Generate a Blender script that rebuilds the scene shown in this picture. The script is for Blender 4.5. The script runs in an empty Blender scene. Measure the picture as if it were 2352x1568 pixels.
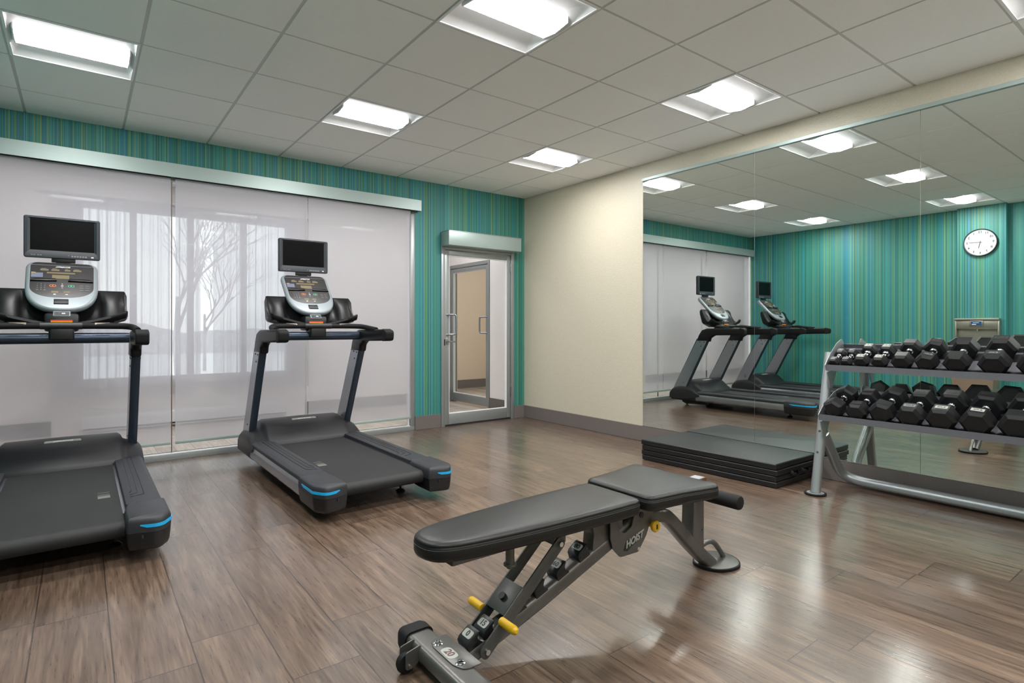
import bpy, bmesh, math, random
from mathutils import Vector, Matrix
random.seed(7)
sc = bpy.context.scene
C = sc.collection
PI = math.pi
H = 2.7387

# ------------------------------------------------------------------ camera, world, exposure
cd = bpy.data.cameras.new('camera'); cam = bpy.data.objects.new('camera', cd); C.objects.link(cam)
cam.location = (-4.448, -5.5706, 1.1325)
cam.rotation_euler = (PI/2, 0, -0.6439)
cd.sensor_width = 36; cd.lens = 1303.43/2352*36
cd.shift_x = (1176-1165.2)/2352; cd.shift_y = (750.04-784)/2352
cd.clip_start = 0.02; cd.clip_end = 300
sc.camera = cam
sc.view_settings.view_transform = 'Standard'; sc.view_settings.look = 'None'
sc.view_settings.gamma = 1; sc.view_settings.use_curve_mapping = False
sc.view_settings.exposure = 0.0
LAMP = 95.0        # troffer lens emission
SKY = 3.0

w = bpy.data.worlds.new('overcast_sky'); sc.world = w; w.use_nodes = True
nt = w.node_tree; nt.nodes.clear()
o = nt.nodes.new('ShaderNodeOutputWorld'); b = nt.nodes.new('ShaderNodeBackground')
tc = nt.nodes.new('ShaderNodeTexCoord'); ns = nt.nodes.new('ShaderNodeTexNoise'); rp = nt.nodes.new('ShaderNodeValToRGB')
ns.inputs['Scale'].default_value = 3.0; ns.inputs['Detail'].default_value = 4
rp.color_ramp.elements[0].color = (.62, .66, .74, 1); rp.color_ramp.elements[0].position = .35
rp.color_ramp.elements[1].color = (1, .98, 1, 1); rp.color_ramp.elements[1].position = .65
nt.links.new(tc.outputs['Generated'], ns.inputs['Vector']); nt.links.new(ns.outputs['Fac'], rp.inputs['Fac'])
nt.links.new(rp.outputs['Color'], b.inputs['Color']); b.inputs['Strength'].default_value = SKY
nt.links.new(b.outputs['Background'], o.inputs['Surface'])

# ------------------------------------------------------------------ materials
MATS = {}
def lin(c):
    return tuple(((v/255)/12.92 if v/255 <= .04045 else ((v/255+.055)/1.055)**2.4) for v in c)+(1,)
class NG:
    def __init__(s, name):
        s.m = bpy.data.materials.new(name); s.m.use_nodes = True; s.t = s.m.node_tree; s.t.nodes.clear()
        s.out = s.t.nodes.new('ShaderNodeOutputMaterial'); s.p = s.t.nodes.new('ShaderNodeBsdfPrincipled')
        s.t.links.new(s.p.outputs[0], s.out.inputs[0]); MATS[name] = s.m
    def n(s, typ, **kw):
        q = s.t.nodes.new('ShaderNode'+typ)
        for k, v in kw.items():
            if k.startswith('_'): setattr(q, k[1:], v)
            else: s.set(q, k.replace('__', ' '), v)
        return q
    def set(s, q, k, v):
        i = q.inputs[int(k[1:])] if (k[0] == 'i' and k[1:].isdigit()) else q.inputs[k]
        if isinstance(v, bpy.types.NodeSocket): s.t.links.new(v, i)
        else: i.default_value = v
    def math(s, op, a, b=0.0, c=0.0):
        q = s.t.nodes.new('ShaderNodeMath'); q.operation = op
        s.set(q, 'i0', a); s.set(q, 'i1', b)
        if op in ('MULTIPLY_ADD',): s.set(q, 'i2', c)
        return q.outputs[0]
    def coord(s, kind='Object', scale=(1, 1, 1)):
        t = s.n('TexCoord'); mp = s.n('Mapping', Vector=t.outputs[kind], Scale=scale); return mp.outputs[0]
    def xyz(s, kind='Object'):
        t = s.n('TexCoord'); q = s.n('SeparateXYZ', i0=t.outputs[kind]); return q.outputs
    def ramp(s, fac, stops, interp='LINEAR'):
        q = s.n('ValToRGB', Fac=fac); r = q.color_ramp; r.interpolation = interp
        while len(r.elements) < len(stops): r.elements.new(.5)
        for e, (p, c) in zip(r.elements, stops): e.position = p; e.color = c if len(c) == 4 else tuple(c)+(1,)
        return q.outputs[0]
    def mix(s, f, a, b, mode='MIX'):
        q = s.t.nodes.new('ShaderNodeMix'); q.data_type = 'RGBA'; q.blend_type = mode
        s.set(q, 'i0', f); s.set(q, 'i6', a); s.set(q, 'i7', b); return q.outputs[2]
    def bump(s, h, strength=.3, dist=.002):
        q = s.n('Bump', Height=h, Strength=strength, Distance=dist); s.t.links.new(q.outputs[0], s.p.inputs['Normal']); s.t.links.new(q.outputs[0], s.p.inputs['Coat Normal'])
def plain(name, col, rough=.5, metal=0.0, noise=0.0, scale=60, bump=0.0, bscale=300, spec=.5, coat=0.0):
    g = NG(name); c = lin(col)
    g.p.inputs['Roughness'].default_value = rough; g.p.inputs['Metallic'].default_value = metal
    g.p.inputs['Specular IOR Level'].default_value = spec
    if coat: g.p.inputs['Coat Weight'].default_value = coat; g.p.inputs['Coat Roughness'].default_value = .15
    nz = g.n('TexNoise', Vector=g.coord(), Scale=scale, Detail=3.0).outputs['Fac']
    k = max(noise, .03)
    g.set(g.p, 'Base Color', g.mix(nz, tuple(v*(1-k) for v in c[:3])+(1,), tuple(min(1, v*(1+k)) for v in c[:3])+(1,)))
    if bump:
        nb = g.n('TexNoise', Vector=g.coord(), Scale=bscale, Detail=2.0).outputs['Fac']; g.bump(nb, bump, .001)
    return g.m
plain('black_plastic', (17, 17, 20), .38, noise=.1, bump=.15, bscale=900)
plain('black_gloss', (13, 13, 15), .4, spec=.28)
plain('rubber', (12, 12, 13), .7, noise=.15, bump=.2, bscale=500, spec=.3)
plain('hex_rubber', (17, 17, 20), .45, noise=.18, bump=.25, bscale=260, spec=.35)
plain('hood_grey', (27, 26, 30), .44, noise=.06, bump=.3, bscale=1100)
plain('rail_grey', (38, 39, 44), .5, noise=.08, bump=.3, bscale=900)
plain('silver_metal', (150, 152, 158), .26, .85, noise=.05)
plain('silver_paint', (150, 155, 158), .35, .55, noise=.05)
plain('slate_metal', (54, 64, 78), .35, .6, noise=.05)
plain('bench_grey', (98, 96, 93), .34, .6, noise=.1, scale=300, bump=.08, bscale=700)
plain('arm_grey', (78, 77, 75), .4, .5, noise=.08)
plain('rack_silver', (150, 154, 156), .36, .6, noise=.06, scale=200)
plain('rack_shelf', (98, 98, 104), .5, .35, noise=.06)
plain('chrome', (220, 220, 225), .08, 1.0)
plain('rim_blue_grey', (130, 137, 142), .42, .3, noise=.03)
plain('panel_dark', (38, 35, 36), .45, noise=.06)
plain('print_white', (215, 215, 215), .5)
plain('print_grey', (110, 112, 115), .5)
plain('amber_lcd', (110, 98, 72), .35, noise=.2, scale=900)
plain('note_blue', (92, 98, 116), .5, noise=.4, scale=1500)
plain('orange', (225, 110, 40), .5)
plain('green', (60, 190, 140), .5)
plain('red_orange', (215, 75, 35), .5)
plain('cyan', (20, 160, 215), .4)
plain('yellow', (205, 160, 12), .4, noise=.05)
plain('screen', (4, 4, 5), .3, spec=.08)
plain('tv_frame', (30, 35, 42), .4, noise=.05, bump=.1, bscale=1200)
plain('aluminium', (148, 152, 153), .38, .55, noise=.04)
plain('valance_metal', (158, 173, 170), .42, .35, noise=.03)
plain('white_frame', (225, 224, 228), .45)
plain('dark_gap', (28, 28, 28), .7)
plain('baseboard', (104, 96, 93), .55, noise=.04)
plain('tile_white', (243, 242, 241), .9, noise=.03, bump=.15, bscale=400)
plain('grid_white', (200, 199, 197), .5)
plain('troffer_white', (236, 236, 238), .55)
plain('seam_metal', (120, 110, 100), .4, .6)
plain('corridor_wall', (232, 224, 224), .8, noise=.03)
plain('corridor_ceiling', (230, 230, 228), .9)
plain('beige_room', (232, 214, 192), .85, noise=.05)
plain('sill_highlight', (225, 228, 230), .3, .4)  # paler than the frame: the sill's top highlight put into the colour
plain('clock_white', (232, 234, 238), .35)
plain('clock_ink', (32, 34, 42), .5)
plain('stainless', (150, 146, 136), .33, .8, noise=.06)
plain('fountain_skirt', (150, 128, 112), .45, .5, noise=.08)
plain('lcd_blue', (30, 70, 115), .25)
plain('cardboard', (92, 66, 48), .55, noise=.35, scale=90)
plain('paper', (158, 160, 165), .6)
plain('bark', (178, 174, 177), .9, noise=.3)
plain('outdoor_ground', (222, 222, 225), .95, noise=.2, scale=3)
plain('shrub', (200, 200, 204), .95, noise=.4, scale=6)
plain('soft_vinyl', (36, 36, 38), .4, noise=.08, bump=.12, bscale=700)
plain('mat_vinyl', (25, 27, 26), .42, noise=.06, scale=8, bump=.1, bscale=500)
plain('mat_side', (20, 19, 21), .4, noise=.1, bump=.2, bscale=60)
plain('stitch', (70, 70, 72), .6)
plain('decal_grey', (158, 160, 152), .5)
plain('ink', (24, 24, 26), .5)
plain('ink_red', (95, 60, 70), .5)
plain('exterior', (190, 188, 186), .9)

g = NG('leather'); g.p.inputs['Roughness'].default_value = .40; g.p.inputs['Specular IOR Level'].default_value = .36
v = g.n('TexVoronoi', Vector=g.coord(), Scale=600.0); nz = g.n('TexNoise', Vector=g.coord(), Scale=9.0).outputs['Fac']
g.set(g.p, 'Base Color', g.mix(nz, lin((15, 14, 14)), lin((21, 20, 19))))
g.bump(v.outputs['Distance'], .16, .0008)

g = NG('belt'); g.p.inputs['Roughness'].default_value = .62
wv = g.n('TexWave', Vector=g.coord(), Scale=140.0); nz = g.n('TexNoise', Vector=g.coord(scale=(3, 1, 1)), Scale=6.0, Detail=5.0).outputs['Fac']
g.set(g.p, 'Base Color', g.mix(nz, lin((19, 19, 20)), lin((31, 31, 32)))); g.bump(wv.outputs['Fac'], .3, .0008)

g = NG('lamp_lens'); g.t.nodes.remove(g.p); e = g.n('Emission', Color=(1, .995, .98, 1), Strength=LAMP); g.t.links.new(e.outputs[0], g.out.inputs[0])
g = NG('lamp_lens_side'); g.t.nodes.remove(g.p); e = g.n('Emission', Color=(1, .995, .99, 1), Strength=2.2); g.t.links.new(e.outputs[0], g.out.inputs[0])
g = NG('corridor_fill'); g.t.nodes.remove(g.p); e = g.n('Emission', Color=(1, .965, .965, 1), Strength=8.6); g.t.links.new(e.outputs[0], g.out.inputs[0])  # glow of the added fill panels in corridor and far room

def sheer(name, col, clear, trans, slant=False):
    g = NG(name); g.t.nodes.remove(g.p)
    d = g.n('BsdfDiffuse', Color=lin(col)); t = g.n('BsdfTranslucent', Color=lin(col)); tr = g.n('BsdfTransparent')
    m1 = g.n('MixShader', Fac=trans); g.t.links.new(d.outputs[0], m1.inputs[1]); g.t.links.new(t.outputs[0], m1.inputs[2])
    x = g.xyz(); wv = g.math('SINE', g.math('MULTIPLY', x[0], 900.0)); wz = g.math('SINE', g.math('MULTIPLY', x[2], 700.0))
    f = g.math('MULTIPLY_ADD', g.math('ADD', wv, wz), .006, 1-clear)
    if slant:
        lw = g.n('LayerWeight', Blend=.5); f = g.math('SUBTRACT', 1.0, g.math('POWER', clear, g.math('DIVIDE', 1.0, g.math('MAXIMUM', g.math('SUBTRACT', 1.0, lw.outputs['Facing']), .12))))
    m2 = g.n('MixShader', Fac=f); g.t.links.new(tr.outputs[0], m2.inputs[1]); g.t.links.new(m1.outputs[0], m2.inputs[2])
    g.t.links.new(m2.outputs[0], g.out.inputs[0]); return g.m
sheer('shade_fabric', (198, 196, 202), .36, .45)
sheer('curtain', (215, 213, 222), .56, .35, True)

g = NG('glass'); g.t.nodes.remove(g.p)
tr = g.n('BsdfTransparent', Color=(.95, .97, .96, 1)); gl = g.n('BsdfGlossy', Roughness=.01); lw = g.n('LayerWeight', Blend=.5); fr = g.math('MULTIPLY_ADD', g.math('POWER', lw.outputs['Facing'], 4.0), .45, .008)
m = g.n('MixShader', Fac=fr); g.t.links.new(tr.outputs[0], m.inputs[1]); g.t.links.new(gl.outputs[0], m.inputs[2]); g.t.links.new(m.outputs[0], g.out.inputs[0])
g = NG('mirror'); g.p.inputs['Metallic'].default_value = 1; g.p.inputs['Roughness'].default_value = .0; g.p.inputs['Base Color'].default_value = (.80, .86, .82, 1)
g.p.inputs['Specular IOR Level'].default_value = .5

def wood(name, cols, W=.2286, L=1.22, x0=.0, rough=.3, bmp=.25):
    g = NG(name); X = g.xyz()
    cx = g.math('DIVIDE', g.math('ADD', X[0], x0), W); ix = g.math('FLOOR', cx); fx = g.math('FRACT', cx)
    wn = g.n('TexWhiteNoise', _noise_dimensions='1D', W=ix).outputs['Value']
    cy = g.math('ADD', g.math('DIVIDE', X[1], L), g.math('MULTIPLY', wn, 7.31)); iy = g.math('FLOOR', cy); fy = g.math('FRACT', cy)
    idn = g.n('TexWhiteNoise', _noise_dimensions='2D', Vector=g.n('CombineXYZ', X=ix, Y=iy).outputs[0]).outputs['Value']
    off = g.n('CombineXYZ', X=g.math('MULTIPLY', idn, 37.0), Y=g.math('MULTIPLY', idn, 91.0), Z=idn).outputs[0]
    t = g.n('TexCoord'); va = g.n('VectorMath', _operation='ADD', i0=t.outputs['Object'], i1=off).outputs[0]
    m1 = g.n('Mapping', Vector=va, Scale=(30, 2.2, 1)).outputs[0]; m2 = g.n('Mapping', Vector=va, Scale=(165, 8, 1)).outputs[0]; m3 = g.n('Mapping', Vector=va, Scale=(6, 1.4, 1)).outputs[0]
    n1 = g.n('TexNoise', Vector=m1, Scale=1.0, Detail=6.0, Distortion=1.2).outputs['Fac']
    n2 = g.n('TexNoise', Vector=m2, Scale=1.0, Detail=4.0).outputs['Fac']
    n3 = g.n('TexNoise', Vector=m3, Scale=1.0, Detail=3.0, Distortion=.8).outputs['Fac']
    base = g.ramp(g.math('ADD', g.math('MULTIPLY', n1, .62), g.math('MULTIPLY', n2, .38)), [(.3, lin(cols[0])), (.5, lin(cols[1])), (.68, lin(cols[2]))])
    tint = g.ramp(n3, [(.3, lin(cols[3])), (.5, (.5, .5, .5, 1)), (.7, lin(cols[4]))])
    c = g.mix(.30, base, tint, 'OVERLAY')
    vv = g.math('MULTIPLY_ADD', idn, .42, .79); c = g.mix(1.0, c, g.n('CombineXYZ', X=vv, Y=vv, Z=vv).outputs[0], 'MULTIPLY')
    ex = g.math('LESS_THAN', g.math('MINIMUM', fx, g.math('SUBTRACT', 1.0, fx)), .010); ey = g.math('LESS_THAN', g.math('MINIMUM', fy, g.math('SUBTRACT', 1.0, fy)), .0019)
    gap = g.math('MAXIMUM', ex, ey)
    c = g.mix(g.math('MULTIPLY', gap, .8), c, lin((40, 30, 26)))
    g.set(g.p, 'Base Color', c); g.p.inputs['Specular IOR Level'].default_value = .55
    g.set(g.p, 'Roughness', g.math('MULTIPLY_ADD', n2, .16, rough-.08)); g.p.inputs['Coat Weight'].default_value = .7; g.p.inputs['Coat Roughness'].default_value = .17; g.p.inputs['Coat IOR'].default_value = 1.55
    g.bump(g.math('SUBTRACT', g.math('ADD', g.math('MULTIPLY', n2, .35), g.math('MULTIPLY', n1, .8)), g.math('MULTIPLY', gap, .8)), bmp, .003)
    return g.m
wood('floor_planks', [(66, 51, 42), (97, 79, 66), (124, 104, 88), (104, 84, 66), (140, 132, 124)], x0=.0195, rough=.30, bmp=.24)
wood('corridor_planks', [(176, 160, 148), (206, 192, 180), (224, 212, 202), (120, 118, 116), (140, 138, 136)], W=.15, L=.9, rough=.35, bmp=.1)

g = NG('stripe_paper'); X = g.xyz(); g.p.inputs['Roughness'].default_value = .55
s = g.math('ADD', X[0], X[1])
TE = [(0, lin((36, 112, 96))), (.2, lin((42, 134, 128))), (.36, lin((62, 150, 128))), (.52, lin((28, 104, 100))), (.66, lin((58, 158, 164))), (.80, lin((36, 128, 160))), (.86, lin((112, 168, 120))), (.93, lin((84, 150, 108)))]
def cells(f, o, stops):
    k = g.math('FLOOR', g.math('MULTIPLY_ADD', s, f, o)); return g.ramp(g.n('TexWhiteNoise', _noise_dimensions='1D', W=k).outputs['Value'], stops, 'CONSTANT')
def sel(f, o, th):
    k = g.math('FLOOR', g.math('MULTIPLY_ADD', s, f, o)); return g.math('GREATER_THAN', g.n('TexWhiteNoise', _noise_dimensions='1D', W=g.math('ADD', k, 100.5)).outputs['Value'], th)
c = cells(118.0, 3.2, TE); c = g.mix(sel(257.0, .3, .5), c, cells(257.0, .3, TE))
c = g.mix(sel(331.0, 7.7, .93), c, lin((158, 182, 100))); c = g.mix(sel(197.0, 1.7, .95), c, lin((30, 120, 175)))
nz = g.n('TexNoise', Vector=g.coord(scale=(600, 600, 60)), Scale=1.0).outputs['Fac']
c = g.mix(.33, c, lin((50, 124, 114))); c = g.mix(1.0, c, (.86, .86, .9, 1), 'MULTIPLY'); c = g.mix(.14, c, nz, 'MULTIPLY'); g.set(g.p, 'Base Color', c); g.bump(nz, .15, .0006)

g = NG('cream_paper'); g.p.inputs['Roughness'].default_value = .42; g.p.inputs['Specular IOR Level'].default_value = .6
v = g.n('TexNoise', Vector=g.coord(), Scale=70.0, Detail=5.0, Distortion=1.5).outputs['Fac']; v2 = g.n('TexVoronoi', Vector=g.coord(), Scale=130.0).outputs['Distance']
g.set(g.p, 'Base Color', g.mix(v, lin((180, 172, 152)), lin((202, 195, 178)))); g.bump(g.math('ADD', v, g.math('MULTIPLY', v2, .6)), .45, .0025)

# ------------------------------------------------------------------ mesh helpers
def fillet(pts, r, seg=6):
    """round the corners of a closed 2D polygon; r number or list"""
    out = []; n = len(pts)
    for i, p in enumerate(pts):
        rr = r[i] if isinstance(r, (list, tuple)) else r
        p = Vector(p); a = Vector(pts[i-1]); b = Vector(pts[(i+1) % n])
        u = (a-p); v = (b-p)
        if rr <= 0 or u.length < 1e-6 or v.length < 1e-6: out.append(tuple(p)); continue
        ang = u.angle(v)
        if ang > PI-.05: out.append(tuple(p)); continue
        d = min(rr/math.tan(ang/2), u.length*.48, v.length*.48)
        u.normalize(); v.normalize(); s = p+u*d; e = p+v*d
        for k in range(seg+1):
            t = k/seg; out.append(tuple(s*(1-t)**2+p*2*t*(1-t)+e*t*t))
    return out
def offset2(pts, d):
    """inset a closed polygon by d (positive shrinks)"""
    n = len(pts); A = sum(pts[i][0]*pts[(i+1) % n][1]-pts[(i+1) % n][0]*pts[i][1] for i in range(n)); sg = 1 if A > 0 else -1
    out = []
    for i in range(n):
        a, b_, c_ = Vector(pts[i-1]), Vector(pts[i]), Vector(pts[(i+1) % n])
        e1 = (b_-a); e2 = (c_-b_)
        if e1.length < 1e-9: e1 = e2
        if e2.length < 1e-9: e2 = e1
        e1 = e1.normalized(); e2 = e2.normalized(); n1 = Vector((-e1.y, e1.x))*sg; n2 = Vector((-e2.y, e2.x))*sg
        m = (n1+n2); m = m.normalized() if m.length > 1e-6 else n1
        k = 1/max(.5, m.dot(n1)); out.append(tuple(b_+m*d*k))
    return out
def smoothpath(pts, it=2):
    P = [Vector(p) for p in pts]
    for _ in range(it):
        Q = [P[0]]
        for a, b_ in zip(P[:-1], P[1:]): Q += [a*.75+b_*.25, a*.25+b_*.75]
        Q.append(P[-1]); P = Q
    return P
class MB:
    def __init__(s): s.bm = bmesh.new(); s.mats = []; s.cur = 0
    def mat(s, name):
        if name not in s.mats: s.mats.append(name)
        s.cur = s.mats.index(name); return s
    def _f(s, vs):
        try:
            f = s.bm.faces.new(vs); f.material_index = s.cur; return f
        except ValueError: return None
    def merge(s, bm2, M=None):
        if M: bmesh.ops.transform(bm2, matrix=M, verts=bm2.verts)
        mp = {}
        for v in bm2.verts: mp[v] = s.bm.verts.new(v.co)
        for f in bm2.faces:
            q = s.bm.faces.new([mp[v] for v in f.verts]); q.material_index = s.cur
        bm2.free(); return s
    def box(s, a, b_, bev=0.0, M=None, seg=2):
        bm2 = bmesh.new(); bmesh.ops.create_cube(bm2, size=1)
        a = Vector(a); b_ = Vector(b_); d = b_-a; c_ = (a+b_)/2
        for v in bm2.verts: v.co = Vector((v.co.x*abs(d.x)+c_.x, v.co.y*abs(d.y)+c_.y, v.co.z*abs(d.z)+c_.z))
        if bev: bmesh.ops.bevel(bm2, geom=list(bm2.edges), offset=min(bev, .49*min(abs(x) for x in d)), segments=seg, affect='EDGES', profile=.5)
        return s.merge(bm2, M)
    def prism(s, poly, axis, a, b_, bev=0.0, seg=2, M=None):
        """2D polygon extruded along axis ('x': pts are (y,z); 'y': (x,z); 'z': (x,y))"""
        def P(p, t): return {'x': (t, p[0], p[1]), 'y': (p[0], t, p[1]), 'z': (p[0], p[1], t)}[axis]
        bm2 = bmesh.new(); A = [bm2.verts.new(P(p, a)) for p in poly]; B = [bm2.verts.new(P(p, b_)) for p in poly]; n = len(poly)
        f1 = bm2.faces.new(A); f2 = bm2.faces.new(B[::-1])
        for i in range(n): bm2.faces.new([A[i], A[(i+1) % n], B[(i+1) % n], B[i]][::-1])
        if bev:
            bmesh.ops.recalc_face_normals(bm2, faces=bm2.faces)
            es = [e for e in bm2.edges if (f1 in e.link_faces or f2 in e.link_faces)]
            bmesh.ops.bevel(bm2, geom=es, offset=bev, segments=seg, affect='EDGES', profile=.5, clamp_overlap=True)
        return s.merge(bm2, M)
    def loft(s, rings, closed=True, caps=True):
        R = [[s.bm.verts.new(p) for p in r] for r in rings]; n = len(rings[0])
        for r0, r1 in zip(R[:-1], R[1:]):
            for i in range(n if closed else n-1): s._f([r0[i], r0[(i+1) % n], r1[(i+1) % n], r1[i]])
        if caps: s._f(R[0][::-1]); s._f(R[-1])
        return s
    def tube(s, pts, r, seg=16, caps=True, smooth=0, ry=None, up=(0, 0, 1)):
        P = smoothpath(pts, smooth) if smooth else [Vector(p) for p in pts]
        n = len(P); rr = r if isinstance(r, (list, tuple)) else [r]*n
        if len(rr) != n: rr = [rr[0]+(rr[-1]-rr[0])*i/(n-1) for i in range(n)]
        T = []
        for i in range(n):
            t = (P[min(i+1, n-1)]-P[max(i-1, 0)]).normalized(); T.append(t)
        u = Vector(up); u = (u-T[0]*u.dot(T[0]))
        if u.length < 1e-3: u = Vector((1, 0, 0)); u = (u-T[0]*u.dot(T[0]))
        u.normalize(); rings = []
        for i in range(n):
            u = (u-T[i]*u.dot(T[i])).normalized(); v = T[i].cross(u); k = (ry/r if (ry and not isinstance(r, (list, tuple))) else 1)
            rings.append([P[i]+(u*math.cos(a)*rr[i]*k+v*math.sin(a)*rr[i]) for a in [2*PI*j/seg for j in range(seg)]])
        return s.loft(rings, True, caps)
    def lathe(s, prof, M=None, seg=28):
        """prof [(r,z)] about local z"""
        bm2 = bmesh.new(); R = []
        for r, z in prof:
            R.append([bm2.verts.new((r*math.cos(2*PI*j/seg), r*math.sin(2*PI*j/seg), z)) for j in range(seg)] if r > 1e-6 else [bm2.verts.new((0, 0, z))])
        for a, b_ in zip(R[:-1], R[1:]):
            for j in range(seg):
                k = (j+1) % seg
                if len(a) == 1 and len(b_) == 1: continue
                if len(a) == 1: bm2.faces.new([a[0], b_[k], b_[j]])
                elif len(b_) == 1: bm2.faces.new([a[j], a[k], b_[0]])
                else: bm2.faces.new([a[j], a[k], b_[k], b_[j]])
        return s.merge(bm2, M)
    def quad(s, *p):
        s._f([s.bm.verts.new(q) for q in p]); return s
    def text(s, txt, size, M, depth=.0006, bold=0.0, shear=0.0, align='CENTER'):
        cu = bpy.data.curves.new('t', 'FONT'); cu.body = txt; cu.size = size; cu.extrude = depth; cu.offset = bold; cu.shear = shear
        cu.align_x = align; cu.align_y = 'CENTER'; cu.resolution_u = 4
        ob = bpy.data.objects.new('t', cu); C.objects.link(ob); dg = bpy.context.evaluated_depsgraph_get()
        me = bpy.data.meshes.new_from_object(ob.evaluated_get(dg)); bm2 = bmesh.new(); bm2.from_mesh(me)
        s.merge(bm2, M); bpy.data.objects.remove(ob); bpy.data.curves.remove(cu); bpy.data.meshes.remove(me); return s
    def cushion(s, out, levels):
        """out: closed 2D outline, levels: [(inset,z)] bottom to top"""
        rings = [[(p[0], p[1], z) for p in offset2(out, d)] for d, z in levels]
        cy = (min(p[1] for p in out)+max(p[1] for p in out))/2; x0 = min(p[0] for p in rings[-1]); x1 = max(p[0] for p in rings[-1]); hw = max(p[1] for p in rings[-1])-cy
        last = rings[-1]; z = last[0][2]
        for k, dz in ((.8, .0016), (.6, .0028), (.4, .0036), (.2, .004), (.02, .0042)):
            m = hw*(1-k)*.95; rings.append([(min(max(p[0], x0+m), x1-m), cy+(p[1]-cy)*k, z+dz) for p in last])
        return s.loft(rings)
    def make(s, name, parent=None, mat=None, angle=38, flat=False, recalc=True):
        if recalc: bmesh.ops.recalc_face_normals(s.bm, faces=s.bm.faces)
        me = bpy.data.meshes.new(name); s.bm.to_mesh(me); s.bm.free()
        for m_ in (s.mats or [mat]): me.materials.append(MATS[m_])
        if mat and s.mats and mat not in s.mats: pass
        if not flat:
            for p in me.polygons: p.use_smooth = True
            me.set_sharp_from_angle(angle=math.radians(angle))
        ob = bpy.data.objects.new(name, me); C.objects.link(ob)
        if parent: ob.parent = parent
        return ob
def mb(mat): q = MB(); q.mat(mat); return q
def frame(o, x, y):
    """matrix with origin o, local x and y axes"""
    x = Vector(x).normalized(); y = Vector(y); y = (y-x*y.dot(x)).normalized(); z = x.cross(y)
    return Matrix(((x.x, y.x, z.x, o[0]), (x.y, y.y, z.y, o[1]), (x.z, y.z, z.z, o[2]), (0, 0, 0, 1)))
def tag(o, label, cat, group=None):
    o['label'] = label; o['category'] = cat
    if group: o['group'] = group
    return o
def thing(name, label, cat, loc=(0, 0, 0), group=None):
    o = bpy.data.objects.new(name, None); C.objects.link(o); o.location = loc; o.empty_display_size = .1
    return tag(o, label, cat, group)
def struct(o, label=None):
    o['kind'] = 'structure'
    if label: o['label'] = label
    return o
def dup(root, loc, label, group=None):
    r = root.copy(); C.objects.link(r); r.location = loc; r['label'] = label
    if group: r['group'] = group
    def rec(a, b_):
        for ch in list(a.children):
            c_ = ch.copy(); C.objects.link(c_); c_.parent = b_; rec(ch, c_)
    rec(root, r); return r

# ------------------------------------------------------------------ room shell
T = .6096; DX, DY = .5186, .5167
WX = -5.24; SY = -8.0
struct(mb('floor_planks').box((WX-.02, SY-.02, -.05), (.02, .0, 0)).make('floor', flat=True), 'glossy brown wood-look plank floor')
q = mb('stripe_paper')          # window wall: pieces around the opening and the door
q.box((WX-.15, 0, 2.42), (.15, .12, H+.1)).box((-1.53, 0, 0), (-1.203, .12, 2.42)).box((-.167, 0, 0), (.15, .12, 2.42)).box((-1.203, 0, 2.06), (-.167, .12, 2.42))
struct(q.make('wall_north', flat=True), 'teal striped wallpaper wall around the window and door')
struct(mb('cream_paper').box((0, SY, 0), (.15, 0, H+.1)).make('wall_east', flat=True), 'cream textured wall behind the mirrors')
q = mb('stripe_paper'); q.box((WX-.15, SY, 0), (WX, 0, H+.1)).box((WX, -3.575, 0), (-5.13, -3.06, H))
struct(q.make('wall_west', flat=True), 'teal striped wall with a shallow pilaster, seen in the mirror')
struct(mb('cream_paper').box((WX-.15, SY-.15, 0), (.15, SY, H+.1)).make('wall_south', flat=True))
# ceiling: tiles in a grid, cells with troffers left open
lights = [(i, j) for i in (1, 4, 7) for j in (2, 5, 8, 11)]
lightset = set(lights)
q = mb('tile_white'); G = .0085
xs = [0]+[-(DX+k*T) for k in range(0, 9)]; xs[-1] = max(xs[-1], WX) if xs[-1] > WX else WX
xs = [0]+[v for v in [-(DX+k*T) for k in range(9)] if v > WX+.03]+[WX]
ys = [0]+[v for v in [-(DY+k*T) for k in range(14)] if v > SY+.03]+[SY]
for a in range(len(xs)-1):
    for c_ in range(len(ys)-1):
        if (a, c_) in lightset: continue
        x1, x0, y1, y0 = xs[a], xs[a+1], ys[c_], ys[c_+1]
        x1 -= G if a else 0; x0 += G; y1 -= G if c_ else 0; y0 += G
        q.box((x0, y0, H), (x1, y1, H+.012), .0015, seg=1)
q.mat('grid_white')
for x in xs[1:-1]: q.box((x-.012, SY, H+.004), (x+.012, 0, H+.02))
for y in ys[1:-1]:
    for a in range(len(xs)-1): q.box((xs[a+1]+.0121, y-.012, H+.0042), (xs[a]-.0121, y+.012, H+.0195))
q.mat('tile_white').box((WX, SY, H+.1), (0, 0, H+.13))
struct(q.make('ceiling', flat=True), 'white acoustic tile ceiling in a grid')
# baseboards
def base(name, a, b_): 
    o = mb('baseboard').box(a, b_, .004).make(name, flat=True); return struct(o)
base('baseboard_east', (-.012, SY, 0), (0, 0, .152))
q = mb('baseboard'); q.box((-1.53, -.012, 0), (-1.207, 0, .152), .003).box((-.163, -.012, 0), (-.012, 0, .152), .003)
struct(q.make('baseboard_north', flat=True))
q = mb('baseboard'); q.box((WX, SY, 0), (WX+.012, -3.575, .152), .003).box((WX, -3.06, 0), (WX+.012, -.0, .152), .003).box((-5.13, -3.58, 0), (-5.118, -3.055, .152), .003)
struct(q.make('baseboard_west', flat=True))
base('baseboard_south', (WX+.012, SY, 0), (-.012, SY+.012, .152))

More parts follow.
